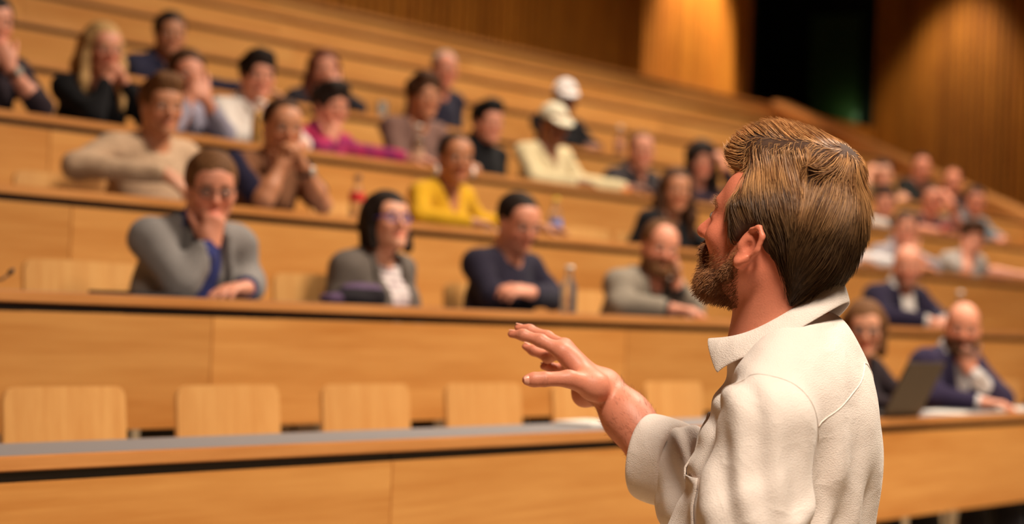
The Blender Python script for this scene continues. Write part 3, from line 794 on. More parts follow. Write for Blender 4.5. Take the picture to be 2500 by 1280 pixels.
    if style in ('jacket', 'blazer', 'cardigan'):
        cloth('shirt', inner, .006, None, 'long', arms_=True, collar=(style == 'jacket'), col_fn=pattern)
        j = cloth('jacket', top, .017, (.075, .34), 'jacket')
        for sd in (-1, 1):                         # lapels
            Lb = Blob(); q = nb + T @ V3(sd*.072, .055, .0); w_ = nb + T @ V3(sd*.085, .128, -.14); z_ = nb + T @ V3(sd*.012, .148, -.33)
            Lb.chain([nb + T @ V3(sd*.05, -.06, .018), q, w_, z_], [.010, .011, .013, .006], .012)
            V, Q = Lb.mesh(.007, 1); link('lapel', arr_mesh('lapel', V, Q), cloth_mat(tuple(int(c*.92) for c in top)), j)
    elif style == 'shirt':
        cloth('shirt', top, .010, (.035, .14) if inner is None else (.06, .26), sleeve, True, True, pattern)
        if inner: cloth('undershirt', inner, .003, None, 'short', False)
        for sd in (-1, 1):
            Lb = Blob(); Lb.chain([nb + T @ V3(sd*.03, -.062, .03), nb + T @ V3(sd*.066, -.01, .02), nb + T @ V3(sd*.055, .065, -.02), nb + T @ V3(sd*.03, .095, -.055)], [.013, .014, .015, .008], .012)
            V, Q = Lb.mesh(.007, 1); link('collar', arr_mesh('collar', V, Q), cloth_mat(top), e)
    else:
        cloth('turtleneck' if style == 'turtle' else ('t_shirt' if style == 'tee' else 'sweater'), top, .010, (.06, .12) if style == 'vneck' else None, sleeve, True, style == 'turtle', pattern)
        if inner: cloth('undershirt', inner, .003, None, 'short', False, True)
    link('trousers', TROUSERS, cloth_mat(trous), e)
    for sx in (-1, 1): link('shoe', SHOE, M['shoe'], e, (sx*.12, .27, 0))
    P = lambda x, y, z: tuple(hd + H @ (V3(x, y, z)*s))
    for x in extra:
        if x[0] == 'glasses':
            mt = plain('spectacle_frame', srgb(*x[1]), .35)
            g = tube('glasses', [P(.031+.021*math.cos(a), .101-.010*abs(math.cos(a)), .0+.016*math.sin(a)) for a in np.linspace(0, 6.28, 17)[:-1]], .0022, mt, e, 6, True)
            tube('rim', [P(-.031+.021*math.cos(a), .101-.010*abs(math.cos(a)), .0+.016*math.sin(a)) for a in np.linspace(0, 6.28, 17)[:-1]], .0022, mt, g, 6, True)
            tube('bridge', [P(-.011, .102, .004), P(0, .105, .007), P(.011, .102, .004)], .002, mt, g, 6)
            for sx in (-1, 1): tube('temple', [P(sx*.052, .092, .005), P(sx*.074, .06, .008), P(sx*.080, -.005, .010)], .0018, mt, g, 6)
        if x[0] == 'cap':
            Bc = Blob(); q = lambda a, b, c_: hd + H @ (V3(a, b, c_)*s)
            Bc.ell(q(0, -.018, .045), V3(.086, .106, .092)*s, .01, H); Bc.cut(q(0, 0, .040), H @ V3(0, -.10, -1), .006)
            V, Q = Bc.mesh(.005, 1); cp = link('cap', arr_mesh('cap', V, Q), cloth_mat(x[1]), e)
            Bv = Blob(); Bv.ell(q(0, .095, .044), V3(.074, .085, .012)*s, .01, H @ euler(0, -14, 0)); Bv.cut(q(0, .055, .05), H @ V3(0, -1, 0), .01)
            V, Q = Bv.mesh(.005, 1); link('cap_visor', arr_mesh('cap_visor', V, Q), cloth_mat(x[1]), cp)
            bt = lathe('cap_button', [(.008, 0), (.007, .004), (.001, .006)], cloth_mat(x[1]), cp, 10); bt.location = P(0, -.018, .134)
        if x[0] == 'earrings':
            for sx in (-1, 1):
                tube('earring', [P(sx*.092, -.004+.016*math.sin(a), -.058+.018*math.cos(a)) for a in np.linspace(0, 6.28, 15)[:-1]], .0075, plain('glint_white_hoop', srgb(252, 246, 240), .2, .1), e, 10, True)  # oversized near-white hoops: colour stands in for the metal's bright glints
        if x[0] == 'watch':
            sd = x[1]; E, W = A[sd]; c = W + (E-W)*.10; ax = unit(E-W); a1 = unit(np.cross(ax, V3(.3, .5, .8))); a2 = np.cross(ax, a1)
            wt = tube('watch', [tuple(c + (a1*math.cos(t)+a2*math.sin(t))*.031 + ax*0) for t in np.linspace(0, 6.28, 17)[:-1]], .007, plain('watch_strap', srgb(40, 36, 36), .4), e, 8, True)
            f = lathe('watch_face', [(.017, -.004), (.018, .004), (.015, .006)], plain('watch_glass', srgb(235, 225, 210), .1, .6), wt, 16)
            dv = unit(V3(-.4 if sd > 0 else .2, .8, .3)); dv = unit(dv - ax*np.dot(dv, ax)); f.location = tuple(c + dv*.036); f.rotation_euler = Vector(dv).to_track_quat('Z', 'Y').to_euler()
        if x[0] == 'cuff':
            sd = x[1]; E, W = A[sd]; d = unit(W-E)
            tube('cuff', [tuple(W - d*.075), tuple(W - d*.03), tuple(W - d*.005)], [.040, .038, .037], cloth_mat(x[2]), e, 14)
    return e
P0 = time0 = __import__('time').time()
def stripes(base, dark, f, axis=2, duty=.5):
    b, d = np.array(srgb(*base)[:3]), np.array(srgb(*dark)[:3])
    def g(L):
        m = (np.sin(L[:, axis]*f) > (1-2*duty)).astype(float)[:, None]
        return b*(1-m) + d*m
    return g
def plaid(c1, c2, c3):
    a, b, c = [np.array(srgb(*q)[:3]) for q in (c1, c2, c3)]
    def g(L):
        m1 = (np.sin(L[:, 2]*95) > .1).astype(float)[:, None]; m2 = (np.sin(L[:, 0]*95+1) > .1).astype(float)[:, None]
        return a*(1-.5*m1-.5*m2) + b*.5*m1 + c*.5*m2
    return g
def blocks(c1, c2, split):
    a, b = np.array(srgb(*c1)[:3]), np.array(srgb(*c2)[:3])
    return lambda L: np.where((np.abs(L[:, 0]) < split)[:, None], a, b)
# front row
person(0, 7.962, .17, 1.081, 12, 62, 'bald bearded man in navy suit at the front desk, hand on chin behind laptop', 'pink', 'bald', 'brown', arms=('desk2', 'chin'), top=(50, 40, 66), style='jacket', inner=(225, 216, 214), beard=.75, roll=-6, extra=(('cuff', -1, (226, 216, 212)),), pitch=-8)
person(0, 7.118, .12, 1.057, 10, 60, 'brown haired woman in glasses half hidden by the speaker\'s shoulder', 'fair', 'bob', 'mid', True, ('desk', 'desk'), (46, 34, 38), 'sweater', extra=(('glasses', (60, 40, 36)),))
# second row
person(1, 4.318, .22, 1.070, 6, 34, 'man in grey blazer and glasses with his fist against his mouth', 'pink', 'short', 'mid', arms=('fist', 'desk'), top=(142, 134, 130), style='jacket', inner=(52, 56, 110), extra=(('glasses', (40, 30, 30)), ('cuff', 1, (56, 60, 116)), ('cuff', -1, (56, 60, 116))), pitch=-10)
person(1, 5.320, .06, 1.028, 2, 20, 'woman with dark bob and purple glasses in grey blazer over striped top', 'fair', 'bob', 'dark', True, ('down', 'down'), (112, 100, 92), 'blazer', inner=(224, 210, 206), extra=(('glasses', (92, 70, 170)),), pitch=12, pattern=stripes((228, 214, 208), (150, 120, 130), 260, 2, .3))
person(1, 6.035, .10, 1.072, 0, 20, 'smiling dark haired man in navy sweater with folded arms', 'pink', 'crop', 'dark', arms=('cross', 'cross'), top=(40, 34, 50), beard=.25, pitch=-18)
person(1, 6.902, .20, 1.023, 6, 38, 'bearded man in light grey cardigan resting his cheek on his hand', 'pink', 'fringe', 'mid', arms=('desk2', 'cheek'), top=(150, 136, 120), style='cardigan', inner=(70, 62, 58), beard=.75, roll=-8, pitch=-8)
person(1, 9.429, .12, 1.053, 14, 62, 'bald man in dark suit and open white shirt, hands on the second desk', 'pink', 'bald', 'brown', arms=('desk', 'desk'), top=(40, 32, 54), style='jacket', inner=(226, 214, 206), beard=.55, extra=(('cuff', -1, (226, 216, 212)),))
# third row
person(2, 5.061, .10, 1.096, 6, 24, 'young man in beige sweater with one elbow stuck out', 'tan', 'quiff', 'mid', arms=('wide', 'down'), top=(206, 170, 138), knit=True, pitch=-4)
person(2, 5.579, .22, 1.069, 4, 28, 'man in brown polo with navy sleeves, hands clasped at his mouth', 'tan', 'crop', 'brown', arms=('clasp', 'clasp'), top=(122, 80, 56), style='tee', sleeve='short', extra=(('watch', -1),), pitch=-8, pattern=blocks((126, 82, 56), (40, 36, 58), .165))
person(2, 6.725, .16, 1.050, 4, 32, 'woman in mustard yellow sweater with round earrings, hair tied back', 'olive', 'tied', 'black', True, ('desk', 'out'), (226, 168, 34), 'vneck', extra=(('earrings',),), knit=True)
person(2, 8.565, .14, 1.050, 6, 44, 'woman in black with very long wavy brown hair', 'tan', 'longloose', 'brown', True, ('down', 'desk2'), (22, 19, 22))
person(2, 10.381, .14, 1.040, 10, 60, 'person in white shirt mostly hidden behind the speaker\'s head', 'tan', 'short', 'brown', arms=('desk', 'out'), top=(232, 222, 220), style='shirt')
person(2, 11.230, .16, 1.006, 12, 58, 'man in pale grey shirt leaning on the desk behind the bald suited man', 'pink', 'short', 'brown', arms=('desk', 'chin'), top=(168, 158, 162), style='shirt', inner=(90, 74, 80))
person(2, 12.210, .18, 1.009, 12, 60, 'person in grey tee covering the face with one hand, third desk far right', 'pink', 'thick', 'brown', arms=('face', 'out'), top=(184, 172, 164), style='tee', sleeve='short', pitch=-14)
# fourth row
person(3, 4.967, .15, 1.096, 4, 20, 'person cut off by the left edge of the picture, forearm raised with watch', 'pink', 'short', 'dark', arms=('up', 'chin'), top=(48, 36, 42), sleeve='roll', style='shirt', extra=(('watch', -1),))
person(3, 5.536, .14, 1.073, 4, 17, 'long haired blonde woman in black sweater, glasses, hands joined at her chin', 'pink', 'long', 'blond', True, ('clasp', 'clasp'), (18, 15, 17), extra=(('glasses', (150, 110, 90)),))
person(3, 5.959, .20, 1.015, 4, 28, 'man in light blue grey shirt with both hands over his mouth', 'pink', 'short', 'brown', arms=('clasp', 'face'), top=(160, 152, 168), style='shirt')
person(3, 6.511, .08, 1.082, 4, 32, 'dark haired young man in white shirt behind a yellow bottle', 'pink', 'thick', 'dark', arms=('desk', 'desk'), top=(238, 224, 214), style='shirt')
person(3, 6.898, .18, 0.983, 2, 18, 'man in magenta plaid shirt, chin on hand, arm stretched along the desk', 'pink', 'thick', 'dark', arms=('chin', 'out'), top=(150, 40, 90), style='shirt', pattern=plaid((160, 44, 92), (206, 52, 84), (88, 40, 92)), pitch=-8)
person(3, 7.654, .12, 1.115, 4, 26, 'dark haired young man in mauve brown knit sweater', 'tan', 'thick', 'brown', arms=('desk', 'desk2'), top=(128, 94, 84), knit=True)
person(3, 8.229, .08, 1.048, 2, 22, 'dark haired young man in black turtleneck', 'pink', 'quiff', 'black', arms=('down', 'down'), top=(20, 17, 19), style='turtle')
person(3, 8.803, .10, 1.094, 4, 26, 'man in cream sweater and cream cap at the fourth desk', 'brown', 'crop', 'black', arms=('desk', 'out'), top=(236, 214, 168), style='vneck', extra=(('cap', (240, 226, 196)),), pitch=-14)
person(3, 9.666, .12, 1.030, 8, 44, 'man in dark grey shirt holding a red labelled cup', 'pink', 'crop', 'mid', arms=('desk', 'desk2'), top=(56, 48, 50), style='shirt', inner=(120, 90, 80))
person(3, 10.281, .16, 1.018, 8, 50, 'curly dark haired woman with a hand beside her face', 'pink', 'curly', 'dark', True, ('desk', 'up'), (60, 44, 56))
person(3, 12.878, .12, 0.949, 12, 60, 'dark haired person in dark vest over pale sleeves, fourth desk behind speaker', 'pink', 'quiff', 'black', arms=('desk', 'desk'), top=(190, 176, 170), style='tee', pattern=blocks((30, 26, 28), (196, 182, 172), .15))
person(3, 13.586, .16, 1.012, 12, 60, 'person in dark maroon tee with bare forearms raised, fourth desk right', 'red', 'crop', 'brown', arms=('desk', 'up'), top=(78, 54, 62), style='tee', sleeve='short', roll=6)
person(3, 14.489, .10, 1.069, 12, 58, 'man in teal grey shirt, rightmost at the fourth desk', 'red', 'short', 'dark', arms=('desk', 'desk'), top=(112, 116, 120), style='shirt')
# fifth row
person(4, 6.787, .12, 1.020, 4, 30, 'man in navy shirt over tan tee at the fifth desk, far left', 'tan', 'short', 'dark', arms=('desk', 'out'), top=(46, 44, 66), style='shirt', inner=(170, 120, 80))
person(4, 7.875, .16, 0.976, 6, 38, 'auburn haired woman in dark top leaning her face on one hand', 'pink', 'long', 'auburn', True, ('down', 'face'), (50, 44, 50))
person(4, 8.991, .08, 1.117, 4, 38, 'grey haired older man in navy sweater', 'red', 'fringe', 'grey', arms=('down', 'down'), top=(40, 36, 52))
person(4, 10.196, .10, 1.088, 6, 42, 'person in white cap and black top, highest of the two caps', 'brown', 'crop', 'black', arms=('desk', 'desk'), top=(24, 20, 22), extra=(('cap', (244, 232, 226)),), pitch=-10)
person(4, 14.657, .14, 0.969, 12, 60, 'dark haired person with pale raised forearm at the fifth desk, right', 'fair', 'short', 'dark', arms=('up', 'desk'), top=(120, 90, 60), sleeve='roll', style='shirt')
person(4, 15.462, .10, 1.093, 12, 60, 'man in black sweater, highest head at the right of the fifth desk', 'red', 'crop', 'dark', arms=('desk', 'desk'), top=(30, 28, 24))
person(4, 16.052, .12, 1.021, 12, 60, 'person in dark open jacket, rightmost at the fifth desk', 'red', 'fringe', 'mid', arms=('desk', 'desk'), top=(54, 42, 44), style='shirt', inner=(196, 150, 130))
print('people', __import__('time').time()-P0)
# ------------------------------------------------------------------ chairs in the rows
for i in range(6):
    chair(0, 3.110 + .577*i + .245, rowD(0)+.62-.215+.02, 0, 'empty plywood chair at the front desk, %s from the left' % ['first', 'second', 'third', 'fourth', 'fifth', 'sixth'][i])
OCC = [(0, 8.316, 'the bearded man behind the laptop'), (0, 7.408, 'the woman half hidden at the front desk'), (1, 4.37, 'the grey blazer man'), (1, 5.47, 'the woman with purple glasses'), (1, 6.21, 'the navy sweater man'), (1, 7.10, 'the grey cardigan man'), (1, 9.69, 'the bald man in dark suit'),
       (2, 5.17, 'the beige sweater man'), (2, 5.70, 'the brown polo man'), (2, 6.88, 'the yellow sweater woman'), (2, 8.77, 'the long haired woman in black')]
for k, x, who in OCC:
    chair(k, x, rowD(k)+HIPY-.03, 0, 'plywood chair sat on by %s' % who)
for k, x, lab in [(1, 4.155, 'empty plywood chair left of the grey blazer man'), (1, 5.25, 'empty plywood chair between grey blazer man and purple glasses woman'), (1, 6.99, 'empty plywood chair right of the navy sweater man'),
                  (2, 4.85, 'empty plywood chair left of the beige sweater man'), (2, 8.30, 'empty plywood chair left of the long haired woman'), (2, 6.42, 'empty plywood chair behind the red labelled bottle'),
                  (0, 9.35, 'empty plywood chair right of the bearded man'), (1, 10.9, 'empty plywood chair right of the bald suited man')]:
    chair(k, x, rowD(k)+.62-.215+.02, 0, lab)
# ------------------------------------------------------------------ the speaker (standing on the stage floor, facing the rows)
SPK_BASE = (2.6436, 1.4360, 0)
J = {'ear': V3(-0.1032, 0.0003, 1.6144), 'nb': V3(0.0000, 0.0000, 1.4999), 'ls': V3(-0.1754, -0.0757, 1.3557), 'rs': V3(0.1958, 0.0429, 1.3785), 'le': V3(-0.2066, -0.0723, 1.0982), 're': V3(0.1304, 0.2077, 1.2022), 'wr': V3(0.1409, 0.4052, 1.3852), 'cuff': V3(0.1333, 0.2849, 1.2807), 'i0': V3(0.0715, 0.4465, 1.4432), 'i1': V3(0.0588, 0.4799, 1.4594), 'i2': V3(0.0493, 0.5095, 1.4677), 'i3': V3(0.0456, 0.5314, 1.4683), 'm0': V3(0.0990, 0.4593, 1.4511), 'm1': V3(0.1059, 0.5000, 1.4648), 'm2': V3(0.0996, 0.5335, 1.4759), 'm3': V3(0.0920, 0.5522, 1.4793), 'r0': V3(0.1307, 0.4757, 1.4425), 'r1': V3(0.1410, 0.5214, 1.4309), 'r2': V3(0.1383, 0.5501, 1.4409), 'r3': V3(0.1333, 0.5650, 1.4472), 'p0': V3(0.1594, 0.4796, 1.4258), 'p1': V3(0.1715, 0.5060, 1.4142), 'p2': V3(0.1583, 0.5241, 1.4119), 'p3': V3(0.1445, 0.5343, 1.4142), 't0': V3(0.0853, 0.3879, 1.3879), 't1': V3(0.0394, 0.4076, 1.3998), 't2': V3(0.0035, 0.4312, 1.3981), 't3': V3(-0.0150, 0.4515, 1.3958), 'heel': V3(0.1477, 0.4473, 1.3719), 'c0': V3(0.1319, 0.2447, 1.2743), 'c1': V3(0.1308, 0.3086, 1.2817), 'lw': V3(-0.1219, 0.0528, 1.0155), 'chest': V3(0.0023, 0.0048, 1.3250), 'belly': V3(0.0079, 0.0065, 1.1166)}
from mathutils.bvhtree import BVHTree
spk = empty('person', SPK_BASE); tag(spk, 'bearded speaker in white shirt standing with raised open hand, back to the camera', 'person')
HH = euler(3, 18, 0)
hc = J['ear'] - HH @ V3(-.082, -.008, -.018)
TT = euler(17, -3, 0); nb = J['nb']
tp = lambda x, y, z: nb + TT @ V3(x, y, z)
hp = lambda x, y, z: hc + HH @ V3(x, y, z)
def spk_torso(B, q, k=.06, full=True):
    B.ell(tp(0, .008, -.235), V3(.160, .110, .17)+q, k, TT)
    B.ell(tp(0, -.055, -.160), V3(.140, .080, .145)+q, k, TT)
    if full: B.ell(tp(0, .028, -.40), V3(.158, .142, .20)+q, k, TT)
    if full: B.ell(tp(0, .0, -.56), V3(.165, .120, .15)+q, k, TT)
    for sd, sh in ((-1, J['ls']), (1, J['rs'])):
        B.rc(tp(sd*.030, -.030, -.032), sh + V3(0, 0, .012), .042+q, .050+q, k)
# ---- body: one continuous surface
B = Blob(); spk_torso(B, -.006, .06, False)
B.rc(hp(0, -.035, -.045), tp(0, .016, -.035), .061, .066, .04)
B.rc(hp(0, -.06, -.03), tp(0, .0, -.03), .036, .040, .04)
head_prims(B, hc, HH, False, 1.06, 1.03, 1.0, ears=False)
for sx in (-1, 1):                                   # ears with helix, concha and lobe
    EH = HH @ euler(sx*6, 14, 0)
    ec = hp(sx*.082, -.010, -.018); q = lambda x, y, z: ec + EH @ (V3(sx*x*.85, y, z)*1.06)
    B.ell(q(-.004, .004, -.002), V3(.010, .017, .028), .008, EH)
    rim = [q(.004, .010, .020), q(.009, -.002, .031), q(.012, -.015, .024), q(.012, -.019, .004), q(.008, -.012, -.016), q(.003, -.001, -.028)]
    B.chain(rim, [.0040, .0046, .0048, .0046, .0046, .0078], .003)
    B.ell(q(.011, .000, -.002), V3(.0095, .0090, .0125), .003, EH, True)
    B.ell(q(.012, -.005, .015), V3(.0075, .0070, .0105), .003, EH, True)
    B.ell(q(.002, .012, -.006), V3(.005, .004, .007), .004, EH)
    B.ell(q(.001, .003, -.027), V3(.006, .009, .009), .006, EH)
for sh, el, wr in ((J['ls'], J['le'], J['lw']), (J['rs'], J['re'], J['wr'])):
    B.rc(sh, el, .050, .043, .03); B.rc(el, el+(wr-el)*.32, .044, .047, .03); B.rc(el+(wr-el)*.32, el+(wr-el)*.75, .047, .036, .03); B.rc(el+(wr-el)*.75, wr, .036, .0285, .03)
hand_prims(B, J['lw'], J['lw']-J['le'], V3(.6, -.2, -.5), -1, .4)
# right hand: metacarpals, fingers, thumb
W = J['wr']
for f, r0, o in (('i', .0135, -.018), ('m', .0135, -.005), ('r', .0130, .008), ('p', .0120, .018)):
    side = unit(J['p0']-J['i0'])
    B.rc(W + side*o, J[f+'0'], .0165, r0, .016)
rad = {'i': (.0115, .0102, .0090, .0068), 'm': (.0115, .0102, .0090, .0066), 'r': (.0110, .0096, .0086, .0066), 'p': (.0100, .0088, .0078, .0060)}
for f in 'imrp':
    for a in range(3): B.rc(J[f+str(a)], J[f+str(a+1)], rad[f][a], rad[f][a+1], .006)
    for a in (1, 2): B.ell(J[f+str(a)], V3(1, 1, 1)*rad[f][a]*1.05, .005)
B.rc(W, J['t0'], .022, .020, .02); B.rc(J['t0'], J['t1'], .0195, .0148, .014)
B.rc(J['t1'], J['t2'], .0135, .0118, .006); B.rc(J['t2'], J['t2']+(J['t3']-J['t2'])*.6, .0118, .0118, .006); B.rc(J['t2']+(J['t3']-J['t2'])*.6, J['t3'], .0116, .0090, .006)
B.rc(J['t0'], (J['i0']+J['m0'])*.5, .016, .012, .02); B.rc(J['heel'], W, .019, .022, .02); B.rc(J['heel'], J['p0'], .018, .012, .02)
V, Q = B.mesh(.0034, 1); N = vnormals(V, Q); sv, sn = V, N
skin_b = srgb(210, 130, 102)
C = skin_cols(V, N, skin_b, hc, HH, srgb(120, 78, 48), 0, False, 1.0)
L = (V-hc) @ HH
m = (smst(-.13, -.02, L[:, 2])*smst(.16, .10, np.linalg.norm(L, axis=1)))[:, None]*.30      # weathered, redder face and ears
C = C*(1-m) + C*V3(1.35, .84, .72)*m
hand = (np.linalg.norm(V-J['wr'], axis=1) < .24)[:, None]
C = np.where(hand, C*V3(1.0, 1.04, 1.06), C)
for f in 'imrpt':                                                                             # warm fingertips and knuckle creases
    m = np.exp(-np.linalg.norm(V-J[f+'3'], axis=1)**2/.00012)[:, None]*.35; C = C*(1-m) + C*V3(1.0, .70, .62)*m
    for a in (1, 2):
        ax = unit(J[f+str(a+1)]-J[f+str(a)]) if a < 3 else None; d = V-J[f+str(a)]; t = d @ ax
        m = (np.linalg.norm(d, axis=1) < .014)*(np.abs(np.sin(t*900)) < .35)*(np.abs(t) < .005); C *= (1-.14*m)[:, None]
sbody = link('body', arr_mesh('body', V, Q, True, np.clip(C, 0, 1)), M['skin'], spk)
SKIN_BVH = BVHTree.FromPolygons([tuple(v) for v in V], Q.tolist())
for sx in (-1, 1):
    o = link('eye', EYE, None, spk, tuple(hp(sx*.031, .0815, 0))); o.scale = (.0135, .0115, .0088); o.rotation_euler = Matrix(HH.tolist()).to_euler()
# nails
M['nail'] = plain('fingernail', srgb(224, 158, 134), .3)
def nail(tip, prev, toward, w, l, r_):
    ax = unit(tip-prev); n = unit(toward - ax*np.dot(toward, ax)); s = np.cross(ax, n); Vv, Ff = [], []
    for i in range(6):
        for j in range(7):
            a = (j/6-.5)*1.9; u = i/5; ww = w*math.sqrt(max(0, 1-((u-.5)*1.72)**4))
            p = tip - ax*l*(.62-u) + s*math.sin(a)*ww + n*(r_*math.cos(a*.8)+.0004); Vv.append(p)
    for i in range(5):
        for j in range(6): Ff.append((i*7+j, i*7+j+1, (i+1)*7+j+1, (i+1)*7+j))
    link('fingernail', arr_mesh('fingernail', Vv, Ff), M['nail'], spk)
cv = np.array([-_v.x, -_v.y, -_v.z]); upv = V3(0, 0, 1)
nail(J['t3'], J['t2'], V3(-.78, -.55, .10), .0085, .016, .0098)
for f in 'imrp': nail(J[f+'3'], J[f+'2'], V3(.1, .1, 1), .0055, .011, rad[f][3]+.0006)
# ---- hair: cap volume, then strands combed over it
Hb = Blob(); r3 = lambda *a: V3(*a)
Hb.ell(hp(0, -.020, .036), r3(.085, .104, .092), .02, HH)
Hb.ell(hp(.004, .036, .118), r3(.060, .054, .042), .03, HH)
Hb.ell(hp(.005, .080, .104), r3(.048, .028, .030), .02, HH)
Hb.ell(hp(0, -.040, .128), r3(.066, .062, .036), .03, HH)
Hb.ell(hp(.0, -.084, .050), r3(.066, .038, .062), .03, HH)
Hb.ell(hp(0, -.080, .005), r3(.064, .038, .060), .03, HH)
for sx in (-1, 1): Hb.rc(hp(sx*.030, -.080, -.01), hp(sx*.030, -.080, -.062), .033, .018, .03)
for sx in (-1, 1): Hb.rc(hp(sx*.074, .030, .030), hp(sx*.076, .016, -.022), .012, .008, .02)
Hb.ell(hp(0, .112, -.040), r3(.066, .072, .090), .012, HH, True)
Hb.ell(hp(0, .122, .030), r3(.056, .046, .046), .012, HH, True)
Hb.ell(hp(-.062, .086, .052), r3(.026, .034, .026), .012, HH, True)
for sx in (-1, 1): Hb.ell(hp(sx*.090, -.008, -.034), r3(.028, .029, .040), .008, HH, True); Hb.rc(hp(sx*.085, -.03, -.06), hp(sx*.075, -.045, -.11), .020, .026, .012, True)
Hb.fn(lambda x, y, z: np.minimum((x-hp(0, .000, 0)[0])*HH[0, 1]+(y-hp(0, .000, 0)[1])*HH[1, 1]+(z-hp(0, .000, 0)[2])*HH[2, 1],
                                 -((x-hp(0, 0, -.030)[0])*HH[0, 2]+(y-hp(0, 0, -.030)[1])*HH[1, 2]+(z-hp(0, 0, -.030)[2])*HH[2, 2])), .02)
HV, HQ = Hb.mesh(.0035, 2)
HF, HLO, HHS = Hb.grid
hair_o = link('hair', arr_mesh('hair', HV, HQ), None, spk)
M['scalp'] = plain('hair_base', srgb(70, 42, 24), .8, 0, .2, 0, 200); hair_o.data.materials.append(M['scalp'])
def samp(P):
    g = (P-HLO)/HHS; i = np.clip(np.floor(g).astype(int), 0, np.array(HF.shape)-2); f = np.clip(g-i, 0, 1); o = 0
    for a in (0, 1):
        for b in (0, 1):
            for c in (0, 1):
                w = (f[:, 0] if a else 1-f[:, 0])*(f[:, 1] if b else 1-f[:, 1])*(f[:, 2] if c else 1-f[:, 2]); o = o + w*HF[i[:, 0]+a, i[:, 1]+b, i[:, 2]+c]
    return o
def grad(P, e=.004):
    G = np.stack([samp(P+d)-samp(P-d) for d in np.eye(3)*e], 1); return G/np.maximum(np.linalg.norm(G, axis=1), 1e-9)[:, None]
def tubes(paths, r0, cols, tip=.35):
    """paths (n,m,3) -> three-sided tapered strands"""
    n, m, _ = paths.shape; t = np.gradient(paths, axis=1); t /= np.maximum(np.linalg.norm(t, axis=2, keepdims=True), 1e-9)
    ref = np.array([.31, .52, .79]); a = np.cross(t, ref); a /= np.maximum(np.linalg.norm(a, axis=2, keepdims=True), 1e-9); b = np.cross(t, a)
    taper = (1-(1-tip)*np.linspace(0, 1, m)**2)[None, :, None]*np.reshape(r0, (-1, 1, 1))
    Vv = np.stack([paths + (a*math.cos(q) + b*math.sin(q))*taper for q in (0, 2.094, 4.189)], 2)       # n,m,3,3
    idx = np.arange(n*m*3).reshape(n, m, 3); F = []
    for j in range(3):
        F.append(np.stack([idx[:, :-1, j], idx[:, :-1, (j+1) % 3], idx[:, 1:, (j+1) % 3], idx[:, 1:, j]], -1).reshape(-1, 4))
    cc = np.repeat(cols[:, None, :], m*3, 1).reshape(-1, 3)
    return Vv.reshape(-1, 3), np.concatenate(F), cc
rs = np.random.RandomState(4)
def surf_points(V, Q, n):
    A = np.linalg.norm(np.cross(V[Q[:, 2]]-V[Q[:, 0]], V[Q[:, 3]]-V[Q[:, 1]]), axis=1); k = rs.choice(len(Q), n, p=A/A.sum())
    w = rs.rand(n, 4); w /= w.sum(1, keepdims=True); return (V[Q[k]]*w[:, :, None]).sum(1)
def comb(n, step_n=6):
    P = surf_points(HV, HQ, n); seed = P.copy(); path = [P - grad(P)*.003]
    L = (seed-hc) @ HH
    ln = .040 + .022*smst(.05, .11, L[:, 2]) + .014*rs.rand(n)
    lift = .0015 + .007*rs.rand(n)**2.5 + .004*smst(.07, .12, L[:, 2])
    nz1 = sinnoise(seed, 70, 31); nz2 = sinnoise(seed, 55, 77); nz3 = sinnoise(seed, 160, 5)
    for s_ in range(1, step_n):
        L = (P-hc) @ HH; x, y, z = L.T
        whorl = np.stack([x-.0, y+.070, z*0], 1); whorl /= np.maximum(np.linalg.norm(whorl, axis=1), .012)[:, None]
        top = smst(.045, .090, z)*smst(-.090, -.050, y)*smst(-.062, -.040, x)
        d_top = np.stack([.55+.45*nz2, .85+0*x, .15+.25*nz1], 1)
        d_side = np.stack([.15*nz1*0+0*x, -.62-.25*nz2, -.72-.1*nz1], 1)
        d_back = np.stack([whorl[:, 0]*.6+.25*nz1, -.15+0*x, -1.0+0*x], 1)
        d_crown = np.stack([whorl[:, 0]-.3*whorl[:, 1], whorl[:, 1]+.3*whorl[:, 0], 0*x-.05], 1)
        bk = smst(-.04, -.085, y)
        d = d_side*(1-bk)[:, None] + d_back*bk[:, None]
        cr = smst(.085, .115, z)*smst(-.03, -.06, y)
        d = d*(1-cr)[:, None] + d_crown*cr[:, None]
        d = d*(1-top)[:, None] + d_top*top[:, None]
        d = d + .13*np.stack([nz3, np.roll(nz3, 1)*0+nz2*.6, nz1*.6], 1)
        d = d @ HH.T; g = grad(P); d = d - g*(d*g).sum(1, keepdims=True); d /= np.maximum(np.linalg.norm(d, axis=1), 1e-6)[:, None]
        P = P + d*(ln/(step_n-1))[:, None]
        f = samp(P); tgt = lift*(s_/(step_n-1))**1.6 + .0008
        P = P - grad(P)*(f-tgt)[:, None]*.8
        path.append(P.copy())
    return np.stack(path, 1), seed
paths, seed = comb(20000)
ed = ((paths-hp(-.086, -.010, -.026)) @ HH)/V3(.03, .026, .042); ed2 = ((paths-hp(.086, -.010, -.026)) @ HH)/V3(.03, .026, .042)
ok = ((ed**2).sum(2).min(1) > 1) & ((ed2**2).sum(2).min(1) > 1); paths, seed = paths[ok], seed[ok]
Ls = (seed-hc) @ HH
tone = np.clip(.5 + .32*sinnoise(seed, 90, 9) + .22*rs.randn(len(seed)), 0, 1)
top_lit = smst(.025, .135, seed[:, 2]-hc[2] + .012*sinnoise(seed, 60, 12))         # painted self-shadow: strand colour lit on top, darkened at sides and nape
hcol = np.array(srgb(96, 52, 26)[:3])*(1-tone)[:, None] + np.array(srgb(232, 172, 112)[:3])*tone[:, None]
hcol = hcol*(.20+.95*top_lit)[:, None]
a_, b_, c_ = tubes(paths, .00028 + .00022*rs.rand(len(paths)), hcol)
M['strand'] = attr_mat('hair_strand', .38, .5)
